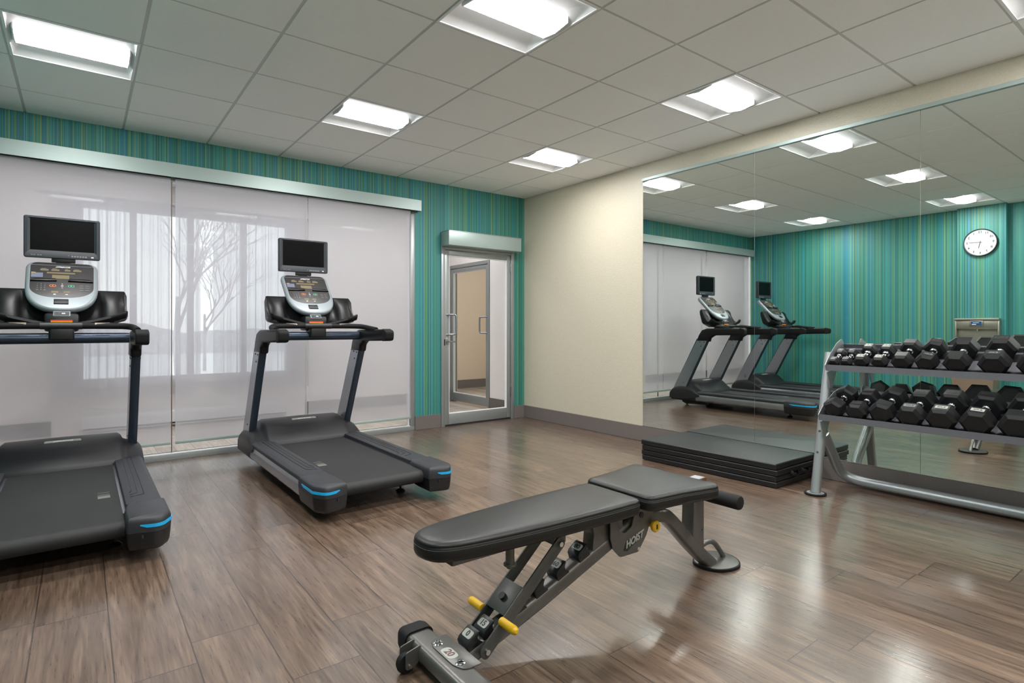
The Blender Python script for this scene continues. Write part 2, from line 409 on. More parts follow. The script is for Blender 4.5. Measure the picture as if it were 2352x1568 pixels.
# troffers
def troffer():
    t = thing('ceiling_light', '', 'ceiling light', group='square recessed troffers in the tile ceiling')
    h = T/2-.002
    q = mb('troffer_white')
    for sx in (-1, 1):
        q.box((sx*h, -h, -.003), (sx*(h-.014), h, .004), .001, seg=1); q.box((-h+.014, sx*h, -.003), (h-.014, sx*(h-.014), .004), .001, seg=1)
    q.make('rim', t)
    q = mb('troffer_white'); N = 10; r = []
    L = h-.014
    prof = []
    for k in range(N+1):
        a = k/N; prof.append((-L+(L-.105)*a, .004+.055*math.sin(a*PI/2)))
    prof = prof+[(-p[0], p[1]) for p in prof[::-1]]
    rings = [[(x, p[0], p[1]) for p in prof] for x in (-L, L)]
    q.loft(rings, closed=False, caps=False)
    for sx in (-1, 1):
        pts = [(sx*L, p[0], p[1]) for p in prof]
        q.loft([[(sx*L, p[0], .004) for p in prof], pts], closed=False, caps=False)
        # curved end baffles
        e = []
        for p in prof: e.append((sx*(L-.045*(p[1]-.004)/.055), p[0], p[1]))
        q.loft([[(sx*L, p[0], .003) for p in prof], e], closed=False, caps=False)
    q.box((-h, -h, .0605), (h, h, .066)); q.make('reflector', t, recalc=False)
    q = mb('lamp_lens'); N = 8
    prof = [(-.1+.2*k/N, .003-.011*math.sin(PI*k/N)) for k in range(N+1)]
    q.loft([[(x, p[0], p[1]) for p in prof] for x in (-.262, .262)], closed=False, caps=False)
    q.mat('lamp_lens_side'); q.loft([[(x, -.1, .003), (x, -.1005, .0595), (x, .1005, .0595), (x, .1, .003)] for x in (-.262, .262)], closed=False, caps=False); q.make('lens', t, recalc=False)
    for sx in (-1, 1):
        q = mb('troffer_white'); q.prism(fillet([(-.104, .055), (-.104, .001), (0, -.013), (.104, .001), (.104, .055)], .008, 3), 'x', sx*.2625, sx*.27); q.make('end_plate', t)
    return t
t0 = troffer()
names = {(1, 2): 'square recessed ceiling light nearest the cream wall corner', (4, 2): 'square recessed ceiling light near the window wall, above the right treadmill',
 (7, 2): 'square recessed ceiling light at the top left of the room, above the left treadmill', (1, 5): 'square recessed ceiling light beside the mirrors, above the mat stack',
 (4, 5): 'square recessed ceiling light cut by the top edge of the photo, mid-room', (7, 5): 'square recessed ceiling light behind the left treadmill, out over the room',
 (1, 8): 'square recessed ceiling light in the top right corner, above the dumbbell rack', (4, 8): 'square recessed ceiling light over the bench, mid-room row',
 (7, 8): 'square recessed ceiling light above the open floor beside the teal west wall', (1, 11): 'square recessed ceiling light at the back of the room by the mirrored wall',
 (4, 11): 'square recessed ceiling light at the back of the room, centre', (7, 11): 'square recessed ceiling light at the back of the room by the west wall'}
first = True
for i, j in lights:
    loc = (-(DX+(i-.5)*T), -(DY+(j-.5)*T), H)
    if first: t0.location = loc; t0['label'] = names[(i, j)]; first = False
    else: dup(t0, loc, names[(i, j)])

# ------------------------------------------------------------------ mirrors
ym = [-1.889, -3.051, -4.208, -5.366, -6.524, -7.68]
lbl = ['leftmost tall wall mirror panel, next to the cream wall', 'wall mirror panel behind the mat stack and the left end of the dumbbell rack', 'wall mirror panel behind the dumbbell rack at the right edge of the photo',
       'wall mirror panel fourth from the cream wall', 'last wall mirror panel toward the back of the room']
for k in range(5):
    t = thing('wall_mirror', lbl[k], 'mirror', (0, ym[k], .155), 'floor-to-ceiling wall mirror panels')
    mb('mirror').box((-.006, ym[k+1]-ym[k]+.001, 0), (-.0008, -.001, 2.425)).make('mirror_glass', t, flat=True)
    q = mb('seam_metal').box((-.0065, -.0012, 0), (-.0006, .0008, 2.425)); q.make('edge_seam', t, flat=True)
t = mb('valance_metal').box((-.022, -7.68, 2.566), (-.0005, -1.885, 2.594), .002).make('trim_1', flat=True); struct(t, 'slim metal channel along the top of the mirrors')
t = mb('seam_metal').box((-.0125, -7.68, .1522), (-.0005, -1.885, .157)).make('trim_2', flat=True); struct(t)

# ------------------------------------------------------------------ storefront window, shades, valance
WIN0 = -5.2
t = bpy.data.objects.new('window_1', None); C.objects.link(t); t.location = (-3.3, 0, 0); struct(t, 'wide storefront window onto the corridor')
def lx(a): return a+3.3
q = mb('aluminium'); q.box((lx(WIN0), .0, 0), (lx(-1.53), .09, .046), .002).box((lx(-1.584), .0, .046), (lx(-1.53), .09, 2.42), .002).box((lx(WIN0), 0, 2.37), (lx(-1.584), .09, 2.42), .002)
q.mat('sill_highlight').box((lx(WIN0), .0, .0465), (lx(-1.585), .06, .056), .002).mat('dark_gap').box((lx(WIN0), .060, .0465), (lx(-1.585), .064, .058)).box((lx(-1.59), .05, .06), (lx(-1.585), .06, 2.37))
q.mat('white_frame').box((lx(-1.60), .012, .056), (lx(-1.591), .05, 2.37)); q.make('window_frame', t)
q = mb('seam_metal')
for x in (-3.829, -2.694): q.box((lx(x-.003), .04, .05), (lx(x+.003), .06, 2.37))
q.make('glazing_joint', t)
q = mb('glass')
for a, b_ in ((WIN0, -3.834), (-3.824, -2.699), (-2.689, -1.595)): q.box((lx(a), .048, .05), (lx(b_), .054, 2.37))
q.make('window_glass', t, flat=True)
q = mb('valance_metal').prism([(0, 2.497), (-.092, 2.493), (-.092, 2.385), (-.095, 2.385), (-.095, 2.50), (0, 2.505)], 'x', WIN0, -1.50)
q.box((-1.503, -.0918, 2.385), (-1.50, 0, 2.4929)); tag(q.make('shade_valance'), 'long brushed metal valance box above the window shades', 'valance')
for a, b_, l in ((WIN0+.02, -3.846, 'translucent white roller shade behind the left treadmill'), (-3.812, -2.706, 'translucent white roller shade between the two treadmills'), (-2.698, -1.607, 'translucent white roller shade nearest the door, behind the right treadmill')):
    t = thing('roller_shade', l, 'roller shade', ((a+b_)/2, -.045, .14), 'white roller shades over the window'); h = (b_-a)/2
    mb('shade_fabric').quad((-h, 0, .012), (h, 0, .012), (h, 0, 2.245), (-h, 0, 2.245)).make('fabric', t, flat=True)
    mb('valance_metal').box((-h, -.006, 0), (h, .006, .026), .003).make('bottom_bar', t)
    q = mb('dark_gap'); q.tube([(-h, .004, 2.262), (h, .004, 2.262)], .018, 12); q.make('roller', t)

# ------------------------------------------------------------------ glass doors
def glassdoor(root, W_, y0, y1, side):
    """local: x 0..W, hinges at x=W (side=1) """
    q = mb('aluminium')
    st = .055
    q.box((0, y0, .02), (st, y1, 2.0), .002).box((W_-st, y0, .02), (W_, y1, 2.0), .002).box((st, y0, .02), (W_-st, y1, .14), .002).box((st, y0, 1.945), (W_-st, y1, 2.0), .002)
    d = q.make('door_leaf', root)
    q = mb('white_frame'); e = .008
    q.box((st, y0+.006, .14), (st+e, y1-.006, 1.945)).box((W_-st-e, y0+.006, .14), (W_-st, y1-.006, 1.945)).box((st+e, y0+.006, .14), (W_-st-e, y1-.006, .147)).box((st+e, y0+.006, 1.938), (W_-st-e, y1-.006, 1.945)); q.make('glazing_bead', root)
    mb('glass').box((st+e, .5*(y0+y1)-.003, .147), (W_-st-e, .5*(y0+y1)+.003, 1.938)).make('door_glass', root, flat=True)
    for s_ in (-1, 1):
        yy = y0 if s_ < 0 else y1
        q = mb('chrome' if 0 else 'silver_metal')
        q.tube([(.022, yy, 1.27), (.082, yy+s_*.045, 1.27), (.102, yy+s_*.060, 1.268), (.112, yy+s_*.067, 1.25), (.112, yy+s_*.067, 1.065), (.102, yy+s_*.060, 1.047), (.082, yy+s_*.045, 1.045), (.022, yy, 1.045)], .0115, 12, smooth=2); q.make('pull_handle', root)
    q = mb('silver_metal')
    for z in (.34, 1.86): q.tube([(W_+.004, y0-.006, z-.055), (W_+.004, y0-.006, z+.055)], .008, 10); q.box((W_-.01, y0-.004, z-.05), (W_+.016, y0, z+.05))
    q.make('hinge', root)
    q = mb('silver_metal').box((.012, y0-.006, .93), (.045, y0, 1.01), .003); q.tube([(.028, y0-.02, .965), (.13, y0-.02, .96)], .008, 10); q.tube([(.028, y0, .965), (.028, y0-.022, .965)], .008, 10); q.make('lever', root)
t = bpy.data.objects.new('door_1', None); C.objects.link(t); t.location = (-1.203, 0, 0); struct(t, 'aluminium framed glass door in the teal striped wall')
Wd = 1.203-.167
q = mb('aluminium'); q.box((0, -.012, .0), (.048, .1, 2.06), .003).box((Wd-.048, -.012, 0), (Wd, .1, 2.06), .003).box((.048, -.012, 2.008), (Wd-.048, .1, 2.06), .003); q.make('door_frame', t)
q = mb('dark_gap').box((.048, .0, 0), (Wd-.048, .1, .008)); q.mat('black_plastic').box((.034, -.016, .92), (.046, -.011, .99)); q.make('threshold', t)
lf = bpy.data.objects.new('leaf', None); C.objects.link(lf); lf.parent = t; lf.location = (.051, 0, 0)
glassdoor(lf, Wd-.102, .0, .045, 1)
t = thing('door_header_box', 'brushed metal header box above the glass door', 'door header', (-.69, 0, 2.04))
mb('valance_metal').box((-.51, -.17, 0), (.51, 0, .163), .003).make('housing', t); mb('aluminium').box((-.511, -.171, .155), (.511, .0, .1645), .001).make('cover_lip', t)

# ------------------------------------------------------------------ corridor beyond
CY = 1.95
struct(mb('corridor_planks').box((-9, .12, -.05), (3.2, 3.4, 0)).make('floor_corridor', flat=True))
struct(mb('corridor_planks').box((WX, .0, -.05), (.0, .12, -.0005)).make('floor_threshold', flat=True))
q = mb('corridor_wall'); q.box((-9, CY, 0), (-4.49, CY+.15, H)).box((-2.28, CY, 0), (.07, CY+.15, H)).box((-4.49, CY, 0), (-2.28, CY+.15, .52)).box((-4.49, CY, 2.47), (-2.28, CY+.15, H))
struct(q.make('wall_corridor_north', flat=True))
q = mb('corridor_wall'); q.box((.07, .12, 0), (.2, .85, H)).box((.07, .85, 2.06), (.2, CY, H)).box((.07, 1.905, 0), (.2, CY+.15, 2.06))
struct(q.make('wall_corridor_east', flat=True))
struct(mb('corridor_wall').box((-9.1, .12, 0), (-9, CY+.15, H)).make('wall_corridor_west', flat=True))
struct(mb('corridor_wall').box((-9.1, .1201, 0), (WX-.15, .2, H)).make('wall_corridor_south', flat=True))
struct(mb('corridor_ceiling').box((-9, .12, H), (3.2, 3.4, H+.05)).make('ceiling_corridor', flat=True))
q = mb('beige_room'); q.box((2.2, -.5, 0), (2.3, 3.4, H)).box((.2, 3.3, 0), (2.2, 3.4, H)).box((.2, .12, 0), (2.2, .2, H)); struct(q.make('wall_far_room', flat=True))
q = mb('baseboard'); q.box((2.188, .2, 0), (2.2, 3.288, .152)).box((.2, 3.288, 0), (2.2, 3.3, .152)).box((.058, .12, 0), (.07, .845, .152)).box((-9, CY-.012, 0), (-4.7, CY, .152)).box((-2.1, CY-.012, 0), (.07, CY, .152)); struct(q.make('baseboard_corridor', flat=True))
for x in (-6.6, -4.4, -2.4, -.8):  # added fill panels that brighten the corridor and backlight the shades
    t = thing('corridor_fill_light', {-6.6: 'added flat fill light at the far left end of the corridor', -4.4: 'added flat corridor fill light behind the left roller shade', -2.4: 'added flat corridor fill light behind the right roller shade', -.8: 'added flat corridor fill light just outside the glass door'}[x], 'ceiling light', (x, 1.0, H), 'added flat fill lights on the corridor ceiling')
    mb('corridor_fill').box((-.56, -.26, -.012), (.56, .26, -.006)).make('lens', t, flat=True); mb('troffer_white').box((-.60, -.30, -.006), (.60, .30, 0)).make('rim', t, flat=True)
t = thing('corridor_fill_light', 'added flat fill light in the room beyond the second glass door', 'ceiling light', (1.2, 1.8, H))  # added fill panel, lifts the dark room behind the second door
mb('corridor_fill').box((-.56, -.26, -.012), (.56, .26, -.006)).make('lens', t, flat=True); mb('troffer_white').box((-.60, -.30, -.006), (.60, .30, 0)).make('rim', t, flat=True)
t = thing('baseboard_heater', 'low white baseboard heater under the corridor window', 'heater', (-3.4, CY, 0))
mb('white_frame').prism([(0, .02), (-.06, .02), (-.07, .06), (-.05, .17), (0, .18)], 'x', -1.05, 1.05, .003).make('housing', t)
mb('dark_gap').box((-1.03, -.072, .035), (1.03, -.06, .05)).make('vent_slot', t)
# corridor door (opens onto another room)
t = bpy.data.objects.new('door_2', None); C.objects.link(t); t.location = (.07, .855, 0); t.rotation_euler = (0, 0, PI/2); struct(t, 'second glass door, in the corridor beyond')
q = mb('aluminium'); W2 = 1.045; q.box((0, -.1, .0), (.03, .012, 2.06), .003).box((W2-.03, -.1, 0), (W2, .012, 2.06), .003).box((.03, -.1, 2.008), (W2-.03, .012, 2.06), .003); q.make('door_frame', t)
lf = bpy.data.objects.new('leaf', None); C.objects.link(lf); lf.parent = t; lf.location = (.033, 0, 0)
glassdoor(lf, W2-.066, -.04, .005, 1)
# corridor window with curtain
t = bpy.data.objects.new('window_2', None); C.objects.link(t); t.location = (-3.385, CY, .5); struct(t, 'outside window across the corridor')
q = mb('white_frame')
def wx(a): return a+3.385
q.box((wx(-4.49), .04, .02), (wx(-4.43), .11, 1.97)).box((wx(-2.34), .04, .02), (wx(-2.28), .11, 1.97)).box((wx(-4.43), .04, .02), (wx(-2.34), .11, .07)).box((wx(-4.43), .04, 1.91), (wx(-2.34), .11, 1.97))
for x in (-3.985, -3.42, -2.84): q.box((wx(x-.032), .04, .07), (wx(x+.032), .11, 1.91))
q.mat('corridor_wall').box((wx(-4.52), -.03, -.02), (wx(-2.25), .04, .019)); q.make('window_frame', t, flat=True)
q = mb('glass').box((wx(-4.43), .07, .07), (wx(-2.34), .075, 1.91)); q.make('window_glass', t, flat=True)
def curtain(x0, x1, label):
    n = int((x1-x0)/.006); rows = []
    rnd = random.Random(x0); ph = [rnd.uniform(0, 6) for _ in range(6)]
    for z in (0, .5, 1.0, 1.5, 2.16):
        r = []
        for k in range(n+1):
            x = x0+(x1-x0)*k/n; a = .026*(1+.5*math.sin(x*7.3+ph[3]))*math.sin(x*47+1.3*math.sin(x*5.1+ph[4])+ph[0]+.5*math.sin(x*9+z))+.012*math.sin(x*121+ph[1])+.004*math.sin(x*27+ph[2]+z*.7)
            r.append((x-x0, a, z))
        rows.append(r)
    q = mb('curtain'); q.loft(rows, closed=False, caps=False); o_ = q.make('sheer_curtain', recalc=False); o_.location = (x0, CY-.07, .36); tag(o_, label, 'curtain', 'sheer curtains at the corridor window')
curtain(-4.70, -3.34, 'sheer white curtain on the left half of the corridor window')
curtain(-3.20, -2.08, 'sheer white curtain on the right half of the corridor window')
q = mb('white_frame'); q.tube([(-4.8, CY-.07, 2.535), (-1.95, CY-.07, 2.535)], .012, 10)
for x in (-4.6, -3.3, -2.1): q.box((x-.006, CY-.07, 2.53), (x+.006, CY, 2.54))
tag(q.make('curtain_rod'), 'white curtain rod above the corridor window', 'curtain rod')
# outside
struct(mb('outdoor_ground').box((-60, CY+.15, -.6), (60, 90, -.5)).make('ground_outside', flat=True))
q = mb('shrub'); rnd = random.Random(3)
ring = []
N = 120
rows = []
for z_, k in ((-.5, 0), (.6, .5), (1.0, 1.0)):
    rows.append([(-45+90*i/N, 34+.4*math.sin(i*1.7)*k, z_+(.16*k*(math.sin(i*.9)+math.sin(i*.37)+rnd.uniform(-.8, .8)) if k == 1 else 0)) for i in range(N+1)])
rows.append([(p[0], p[1]+3, p[2]) for p in rows[-1]]); rows.append([(p[0], p[1]+.5, -.5) for p in rows[-1]])
q.loft(rows, closed=False, caps=False); o_ = q.make('distant_hedge', recalc=False); tag(o_, 'grey line of distant shrubs outside the corridor window', 'hedge')
def tree(x, y, h, seed, label):
    rnd = random.Random(seed); q = mb('bark')
    def br(p, d, l, r, lev):
        e = p+d*l; m_ = p+d*l*.5+Vector((rnd.uniform(-1, 1), rnd.uniform(-1, 1), 0))*l*.05
        q.tube([p, m_, e], [r, r*.85, r*.65], 6 if lev > 1 else 8, caps=False)
        if lev >= 5: return
        for k in range(3 if lev < 4 else 2):
            a = rnd.uniform(.3, .75); th = rnd.uniform(0, 2*PI)
            side = Vector((math.cos(th), math.sin(th), 0)); nd = (d*math.cos(a)+side*math.sin(a)+Vector((0, 0, .12))).normalized()
            br(p+d*l*rnd.uniform(.6, 1.0), nd, l*rnd.uniform(.6, .8), r*.6, lev+1)
    br(Vector((0, 0, 0)), Vector((0, 0, 1)), h*.3, h*.0085, 0); o_ = q.make('bare_tree', recalc=False); o_.location = (x, y, -.5); tag(o_, label, 'tree', 'bare trees outside')
tree(-2.49, 11, 8.0, 4, 'tall bare tree outside the corridor window, nearest the glass')
tree(-0.79, 18, 7.0, 9, 'smaller bare tree to the right of the tall one outside')
tree(-5.4, 13, 4.5, 12, 'bare tree further off to the left outside')

# ------------------------------------------------------------------ treadmill
def Y(y): return y+1.35
def treadmill(x0, label, mark_u):
    t = thing('treadmill', label, 'treadmill', (x0, -1.35, 0), 'treadmills facing the window')
    # chassis under the hood
    q = mb('hood_grey'); q.box((-.446, Y(-.345), .075), (.446, Y(-.80), .19), .02); q.mat('black_plastic').box((-.30, Y(-.6), .10), (.30, Y(-2.15), .135)); q.make('chassis', t)
    # hood
    prof = [(-.335, .13), (-.34, .22), (-.375, .29), (-.43, .335), (-.50, .354), (-.60, .356), (-.66, .343), (-.715, .312), (-.77, .262), (-.815, .225), (-.835, .205), (-.835, .15), (-.60, .10), (-.34, .10)]
    us = [(-.458, .40, .0), (-.455, .50, 0), (-.44, .60, 0), (-.40, .70, 0), (-.36, .76, .0), (-.343, .80, .002), (-.33, .93, .012), (-.31, 1, .02), (0, 1.02, .025), (.31, 1, .02), (.33, .93, .012), (.343, .80, .002), (.36, .76, 0), (.40, .70, 0), (.44, .60, 0), (.455, .50, 0), (.458, .40, 0)]
    rings = []
    for u, s_, dy in us:
        r = []
        for (y, z) in prof:
            zz = .14+(z-.14)*s_ if z > .2 else z
            yy = y-(dy if y < -.6 else 0)
            r.append((u, Y(yy), zz))
        rings.append(r)
    q = mb('hood_grey'); q.loft(rings); hood = q.make('motor_hood', t, angle=50)
    q = mb('decal_grey'); M_ = frame((0, Y(-.655), .3505), (1, 0, 0), (0, .9, .36))
    q.prism(fillet([(-.10, -.016), (.10, -.016), (.10, .016), (-.10, .016)], .0155), 'z', 0, .0025, M=M_)
    q.mat('print_white').text('///PRECOR', .024, M_ @ Matrix.Translation((0, 0, .003)), .0004, .0006, .3); q.make('badge', hood)
    # belt
    R_ = .040; pr = [(-.70, .1905), (-2.24, .1905)]
    pr += [(-2.24-R_*math.sin(a), .1505+R_*math.cos(a)) for a in [PI*k/10 for k in range(1, 11)]]
    pr += [(-.70, .1105)]
    q = mb('belt'); q.prism([(Y(a), b_) for a, b_ in pr], 'x', -.268, .268)
    q.mat('decal_grey')
    yy = Y(-1.62)
    for k, dx in enumerate((0, .045, .068, .082, .092, .100, .108, .116, .124)): q.box((mark_u-.028, yy-dx, .191), (mark_u+.028, yy-dx-.003, .1913))
    q.make('belt', t)
    for s_ in (-1, 1):
        X = lambda a: s_*a
        q = mb('silver_metal'); pro = fillet([(.395, .088), (.440, .084), (.456, .105), (.452, .155), (.44, .182), (.395, .182)], .012, 4)
        q.prism([(X(a), b_) for a, b_ in pro], 'y', Y(-.775), Y(-2.059)); q.mat('black_plastic').box((X(.29), Y(-.78), .10), (X(.40), Y(-2.059), .18)); q.make('side_beam', t)
        q = mb('rail_grey'); pro = fillet([(.283, .182), (.283, .216), (.33, .222), (.425, .219), (.446, .206), (.446, .182)], [.002, .006, .0, .01, .01, .002], 4)
        q.prism([(X(a), b_) for a, b_ in pro], 'y', Y(-.79), Y(-2.056)); q.mat('silver_metal').box((X(.2685), Y(-.80), .180), (X(.2829), Y(-2.10), .1865))
        q.mat('black_plastic')
        for k in range(3):
            uu = .325+.026*k; ye = Y(-1.80-.045*k)
            q.tube([(X(uu), Y(-.83), .2222), (X(uu), ye, .2222), (X(uu-.012), ye-.02, .2222), (X(.31), ye-.034, .2218)], .0013, 6, smooth=1)
        q.make('foot_rail', t)
        out = fillet([(.270, -2.345), (.410, -2.388), (.459, -2.30), (.459, -2.03), (.285, -2.03), (.270, -2.16)], [.015, .05, .06, .0, .0, .03], 6)
        lo = [(X(a), Y(b_)) for a, b_ in out]
        q = mb('rail_grey'); q.loft([[(p[0], p[1], z) for p in offset2(lo, d)] for d, z in ((.0, .150), (-.001, .165), (0, .198), (.003, .209), (.008, .217), (.016, .2212))])
        q.mat('black_plastic').loft([[(p[0], p[1], z) for p in offset2(lo, d)] for d, z in ((.018, .064), (.012, .068), (.006, .085), (.002, .12), (.0, .149))])
        q.mat('dark_gap').box((X(.33), Y(-2.355), .125), (X(.338), Y(-2.373), .140))
        cap = q.make('end_cap', t, angle=50)
        # blue reflector strip around the outer corner
        arc = [p for p in out if p[0] > .30 and p[1] < -2.10]
        arc = [(.459, -2.11)]+[p for p in out if p[0] > .35 and p[1] < -2.2]
        # dense path along outline
        path = []
        for a, b_ in zip(arc[:-1], arc[1:]):
            for k in range(6): path.append((a[0]+(b_[0]-a[0])*k/6, a[1]+(b_[1]-a[1])*k/6))
        path.append(arc[-1]); path.sort(key=lambda p: (0 if p[1] > -2.24 else 1)); 
        path = [(.459, -2.10-.02*k) for k in range(9)]
        oc = [p for p in out if (p[0] > .36 and p[1] < -2.265)][::-1]
        path += oc; path += [(.352, -2.3702), (.338, -2.3659), (.325, -2.3619)]
        rings = []; n = len(path)
        for k, (a, b_) in enumerate(path):
            p0_ = Vector(path[max(k-1, 0)]); p1_ = Vector(path[min(k+1, n-1)]); tt = (p1_-p0_).normalized(); nn = Vector((-tt.y, tt.x))
            if nn.dot(Vector((a-.36, b_+2.2))) < 0: nn = -nn
            e = min(1, k/2, (n-1-k)/2); zt = .189; zb = .174+(1-e)*.010
            i_ = Vector((a, b_))+nn*.0; o__ = Vector((a, b_))+nn*.0035
            rings.append([(X(i_.x), Y(i_.y), zb), (X(o__.x), Y(o__.y), zb), (X(o__.x), Y(o__.y), zt), (X(i_.x), Y(i_.y), zt)])
        q = mb('cyan'); q.loft(rings); q.make('reflector_strip', cap, flat=True)
        # upright
        q = MB(); q.mat('slate_metal')
        poly = [(-.352, .17), (-.60, .17), (-.62, .30), (-.962, .965), (-.775, .965), (-.38, .24)]
        q.prism([(Y(a), b_) for a, b_ in poly], 'x', X(.372), X(.427), .006)
        q.mat('silver_metal'); inn = [(Y(a), b_) for a, b_ in [(-.372, .19), (-.59, .19), (-.607, .30), (-.945, .955), (-.788, .955), (-.39, .25)]]
        q.prism(inn, 'x', X(.3712), X(.3735)); q.prism(inn, 'x', X(.4255), X(.4278))
        up = q.make('upright', t)
        q = mb('ink')
        for (a, b_) in ((-.83, .92), (-.895, .915), (-.845, .86), (-.555, .33)):
            for w_ in (.3712, .4278):
                sg = -1 if w_ < .4 else 1
                q.lathe([(.0, .003), (.006, .003), (.0065, 0)], frame((X(w_), Y(a), b_), (0, 1, 0), (0, 0, 1)) if X(sg) > 0 else frame((X(w_), Y(a), b_), (0, 0, 1), (0, 1, 0)), 12)
        q.make('bolt', up)
        # arm rest
        ap = fillet([(-.765, .925), (-.97, .925), (-.985, .975), (-1.05, 1.012), (-1.44, 1.022), (-1.44, 1.114), (-.93, 1.108), (-.85, 1.085), (-.80, 1.01)], [.0, .0, .03, .05, .0, .0, .05, .05, .05], 6)
        q = mb('black_gloss'); q.prism([(Y(a), b_) for a, b_ in ap], 'x', X(.364), X(.430), .02, 4); arm = q.make('arm_rest', t, angle=50)
        cp = fillet([(-1.425, 1.018), (-1.495, 1.026), (-1.50, 1.10), (-1.425, 1.118)], [.01, .03, .03, .01], 6)
        q = mb('rubber'); q.prism([(Y(a), b_) for a, b_ in cp], 'x', X(.361), X(.433), .018, 4); q.make('arm_cap', arm, angle=50)
        # feet
        q = mb('black_plastic'); q.lathe([(0, 0), (.03, 0), (.031, .008), (.022, .016), (.008, .02), (.008, .115), (0, .115)], Matrix.Translation((X(.24), Y(-2.0), 0))); q.make('levelling_foot', t)
        q = mb('rubber'); q.lathe([(0, -.012), (.026, -.012), (.028, 0), (.026, .012), (0, .012)], Matrix.Translation((X(.26), Y(-.50), .028)) @ Matrix.Rotation(PI/2, 4, 'Y'), 20); q.make('wheel', t)
    q = mb('black_plastic')
    for s_ in (-1, 1): q.prism(fillet([(Y(-.44), .04), (Y(-.50), .012), (Y(-.88), .03), (Y(-.92), .105), (Y(-.46), .105)], .012), 'x', s_*.275, s_*.30)
    q.box((-.275, Y(-.70), .04), (.275, Y(-.85), .10)).box((-.22, Y(-1.97), .09), (.22, Y(-2.03), .105)).box((-.27, Y(-1.9), .075), (-.21, Y(-2.06), .11)).box((.27, Y(-1.9), .075), (.21, Y(-2.06), .11)); q.make('lift_frame', t)
    # cross tube, bar
    q = mb('slate_metal'); q.tube([(-.36, Y(-.955), 1.058), (.36, Y(-.955), 1.058)], .034, 24); q.make('cross_tube', t)
    q = mb('rubber'); q.tube([(-.388, Y(-1.26), 1.108), (-.385, Y(-1.12), 1.122), (-.355, Y(-1.04), 1.135), (-.26, Y(-1.02), 1.138), (.26, Y(-1.02), 1.138), (.355, Y(-1.04), 1.135), (.385, Y(-1.12), 1.122), (.388, Y(-1.26), 1.108)], .0205, 16, smooth=2)
    q.mat('hood_grey').tube([(-.105, Y(-1.02), 1.138), (.105, Y(-1.02), 1.138)], .0225, 20); q.mat('seam_metal')
    for s_ in (-1, 1): q.tube([(s_*.17, Y(-1.02), 1.139), (s_*.25, Y(-1.02), 1.139)], .0212, 16)
    q.make('handlebar', t)
    q = mb('black_plastic'); q.box((-.064, Y(-.90), 1.045), (.064, Y(-1.03), 1.135), .014, seg=3); q.box((-.09, Y(-.82), 1.10), (.09, Y(-.97), 1.22), .02); q.make('console_mount', t)
    # accessory tray
    rings = []
    for u in [-.352, -.345]+[-.338+.676*k/48 for k in range(49)]+[.345, .352]:
        a = abs(u); k = min(1, a/.34); e = 0 if a < .34 else (.5 if a < .35 else 1)
        lip = .095*(1-k)**.8; well = -.040*math.sqrt(max(0, 1-((a-.272)/.058)**2))+.022*(1 if a < .205 else 0)*min(1, max(0, (.205-a)/.012))
        dn = .02 if a > .34 else 0
        bot = 1.125+.05*max(0, (a-.2)/.15)
        P_ = [(-.762, 1.355), (-.785, 1.378), (-.805, 1.365), (-.828+well, 1.29), (-.885+well*.75, 1.21-lip*.25), (-.925, 1.192-lip*.5), (-.972, 1.238-lip), (-.988, 1.236-lip), (-.992, 1.220-lip), (-.975, 1.190-lip*.8), (-.92, bot+.012), (-.90, bot), (-.82, bot), (-.80, bot+.02), (-.765, 1.31)]
        cy_ = -.87; cz = 1.24; s_ = 1 if e == 0 else (.94 if e == .5 else .80)
        rings.append([(u, Y(cy_+(p[0]-cy_)*s_), cz+(p[1]-cz)*s_) for p in P_])
    q = mb('black_gloss'); q.loft(rings); tray = q.make('accessory_tray', t, angle=50)
    q = mb('red_orange'); q.box((-.055, Y(-.969), 1.166), (.055, Y(-.9735), 1.176)); q.mat('yellow').box((-.055, Y(-.969), 1.160), (.055, Y(-.9735), 1.166)); q.make('warning_label', tray)
    q = mb('ink')
    for s_ in (-1, 1): q.lathe([(0, .002), (.007, .002), (.007, 0)], frame((s_*.27, Y(-.952), 1.165), (1, 0, 0), (0, .5, .8)), 12)
    q.make('tray_screw', tray)
    # console, in its own tilted plane
    up_ = Vector((0, .700, .714)); Mc = frame((0, Y(-.792), 1.402), (1, 0, 0), up_)
    def cout(w_, top, bot_, r):
        L_ = [(-w_, .02), (-w_*1.0, top)]
        pts = fillet([(-w_*.985, -.02), (-w_, top), (w_, top), (w_*.985, -.02)], [0, r, r, 0], 8)
        n = 22
        pts = [(p[0], p[1]+.012*(1-(p[0]/w_)**2) if p[1] > top-.01 else p[1]) for p in pts]
        el = [(w_*.985*math.cos(a)**.75 if math.cos(a) >= 0 else -w_*.985*(-math.cos(a))**.75, -.02+(bot_+.02)*math.sin(a)**.95) for a in [PI*k/n for k in range(1, n)]]
        return pts+el
    q = mb('rim_blue_grey'); out = cout(.193, .226, -.232, .055)
    q.loft([[Mc @ Vector((p[0], p[1], z)) for p in offset2(out, d)] for d, z in ((.03, -.045), (.012, -.040), (.0, -.022), (-.001, -.008), (.004, .003), (.012, .008), (.02, .009))])
    con = q.make('console', t, angle=50)
    q = mb('panel_dark'); inn = cout(.170, .214, -.122, .04)
    q.loft([[Mc @ Vector((p[0], p[1], z)) for p in offset2(inn, d)] for d, z in ((0, .006), (.001, .0105), (.003, .011))])
    def bx(x0_, y0_, x1_, y1_, m_, z=.0105, h=.0012): q.mat(m_); q.box((x0_, y0_, z), (x1_, y1_, z+h), M=Mc)
    bx(-.169, .190, .169, .1925, 'silver_paint')
    q.mat('print_white').text('///PRECOR', .017, Mc @ Matrix.Translation((0, .175, .0118)), .0003, .0004, .3)
